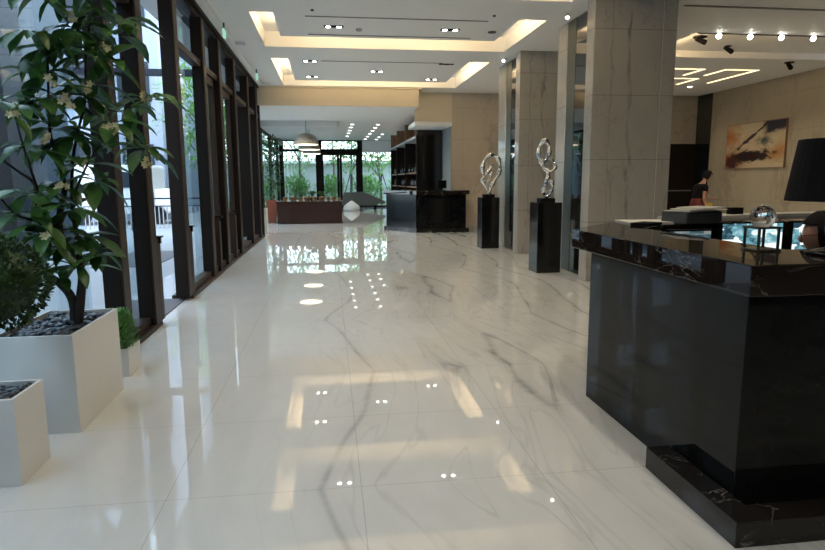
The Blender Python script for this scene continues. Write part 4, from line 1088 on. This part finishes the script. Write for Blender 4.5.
for x, lb in ((-2.0, 'leafy green hedge section outside the left of the far glass wall'), (.1, 'leafy green hedge section outside the far glass doors'), (2.3, 'leafy green hedge section outside the right of the far glass wall'), (4.5, 'rightmost leafy green hedge section in the far garden'), (-4.2, 'leftmost leafy green hedge section in the far garden')):
    t = thing('hedge', (x, 38.6, 0), lb, 'hedge', 'hedge sections in the garden')
    bush('foliage', (x, 38.0, .85), 1.05, .5, .95, 1300, .22, M['leaf_out'], t, int(x*10)+60, .6)
gw = thing('garden_wall', (0, 46, 0), 'long pale grey garden wall with white coping behind the hedge', 'wall')
MB().box(-14, 16, 46, 46.3, -.03, 2.75).build('wall_face', M['garden_wall'], gw)
MB().box(-14, 16, 45.6, 46.6, 2.75, 2.95).build('coping', M['white_paint'], gw)
for x, y, h, cr, lb, sd, mt_, st in ((-1.7, 38.4, 5.2, 1.5, 'staked garden tree outside left of the glass doors', 41, 'leaf_pale', True), (1.35, 38.6, 5.2, 1.4, 'staked garden tree outside the right glass door leaf', 42, 'leaf_out', True),
        (3.3, 39.2, 5.0, 1.6, 'staked garden tree outside the right end of the far glass wall', 43, 'leaf_out', True), (-4.0, 41, 7, 2.4, 'large pale leafy tree over the garden wall at the left', 44, 'leaf_pale', False),
        (.4, 42, 6.8, 2.2, 'large leafy tree over the garden wall behind the doors', 45, 'leaf_pale', False), (4.2, 42, 6.6, 2.3, 'large leafy tree over the garden wall at the right', 46, 'leaf_out', False)):
    out_tree(x, y, h, cr, lb, sd, mt_, st)
for x, y, lb, sd in ((-4.4, 24.0, 'pale leafy street tree behind the second glazed entrance', 51), (-4.4, 28.5, 'leafy tree outside the far left windows', 52), (-4.2, 33, 'leafy tree outside the windows nearest the far corner', 53)):
    out_tree(x, y, 5.5, 1.5, lb, sd, 'leaf_out', False, 'trees along the glazing', 800, .3)
out_tree(-6.2, 20.6, 3.6, .38, 'slim pale tree standing before the railing outdoors', 54, 'leaf_pale', False, None, 160, .16)

# ------------------------------------------------------------------ LIGHT
wd = bpy.data.worlds.new('sky'); scn.world = wd; wd.use_nodes = True
nt = wd.node_tree; nt.nodes.clear()
o = nt.nodes.new('ShaderNodeOutputWorld'); bg = nt.nodes.new('ShaderNodeBackground')
tc = nt.nodes.new('ShaderNodeTexCoord'); sx = nt.nodes.new('ShaderNodeSeparateXYZ'); nt.links.new(tc.outputs['Generated'], sx.inputs[0])
nt.links.new(ramp(nt, sx.outputs[2], [(0., (.88, .95, 1.0)), (.5, (.66, .80, 1.0))]), bg.inputs[0])
bg.inputs[1].default_value = 4.0
nt.links.new(bg.outputs[0], o.inputs[0])
def spotl(loc, power, size=.25, ang=110, color=(1, .87, .70), aim=None):
    l = bpy.data.lights.new('lamp_and_fill', 'SPOT'); l.energy = power; l.spot_size = R(ang); l.spot_blend = .6; l.shadow_soft_size = size; l.color = color
    o = bpy.data.objects.new('lamp_and_fill', l); col.objects.link(o); o.location = loc
    if aim: o.rotation_euler = (Vector(aim)-Vector(loc)).to_track_quat('-Z', 'Y').to_euler()
    return o
for x, y in ((.14, 10.62), (2.08, 10.64), (-.33, 13.62), (1.16, 14.72), (2.6, 15.72)): spotl((x, y, 3.95), 60, .05)
for x in (0.1, 2.1):
    for y in (.2, 3.8, 7.2): spotl((x, y, 3.95), 60, .08)
spotl((3.60, 9.30, 3.85), 35, .05, 60, aim=(3.5, 9.68, 1.6)); spotl((3.62, 12.85, 3.85), 35, .05, 60, aim=(3.5, 13.35, 1.6))
for x in (6.79, 7.38, 7.98, 8.6): spotl((x, 10.30, 3.88), 30, .08, 120, aim=(x+1.2, 11.5, 0))
for x, y in ((9.6, 14.4), (9.9, 16.3), (7.5, 16), (6.5, 7.5), (9, 7.5), (5.5, 14.8)): spotl((x, y, 3.93), 26, .2, 130)
area('recess_light', (6.42, 11.4, 4.03), .05, 1.9, 14, WARM, (PI, R(50), 0)); area('recess_light', (7.6, 10.46, 4.03), 2.2, .05, 6, WARM, (PI-R(40), 0, 0))
for y in (21.1, 24.0, 26.6): spotl((2.95, y, 3.44), 10, .05, 150)  # added spots to brighten the bar cabinet's upper part, no fixtures modelled
for x, y in ((.97, 27), (2.0, 28.5), (2.0, 32)): spotl((x, y, 3.66), 60, .1)
for x in (-1.2, .4, 1.8):
    for y in (18.3, 20.3): spotl((x, y, 3.46), 45, .06, 140)  # added fill spots to brighten the lower ceiling zone, without fixtures
for y in (21.55, 25.0, 28.9): spotl((-.73, y, 2.70), 25, .2, 130)

# ------------------------------------------------------------------ CAMERA
yaw, pitch, roll, F = .13273, .15304, -.00584, 613.9
f_ = Vector((math.sin(yaw)*math.cos(pitch), math.cos(yaw)*math.cos(pitch), -math.sin(pitch)))
r_ = Vector((math.cos(yaw), -math.sin(yaw), 0)); u_ = r_.cross(f_)
c_, s_ = math.cos(roll), math.sin(roll)
rx, ux = c_*r_+s_*u_, -s_*r_+c_*u_
cam = bpy.data.cameras.new('camera'); co = bpy.data.objects.new('camera', cam); col.objects.link(co)
mt = Matrix.Identity(4)
for i in range(3): mt[i][0], mt[i][1], mt[i][2] = rx[i], ux[i], -f_[i]
mt.translation = Vector((0, 0, 1.5)); co.matrix_world = mt
cam.sensor_width = 36; cam.lens = F/825*36; cam.clip_start = .05; cam.clip_end = 300
scn.camera = co

scn.view_settings.view_transform = 'Standard'; scn.view_settings.look = 'None'
scn.view_settings.gamma = 1; scn.view_settings.use_curve_mapping = False; scn.view_settings.exposure = 0.74
try:
    scn.cycles.use_denoising = True; scn.cycles.max_bounces = 8; scn.cycles.transparent_max_bounces = 16
    scn.cycles.sample_clamp_indirect = 6; scn.cycles.caustics_reflective = False; scn.cycles.caustics_refractive = False
except Exception: pass
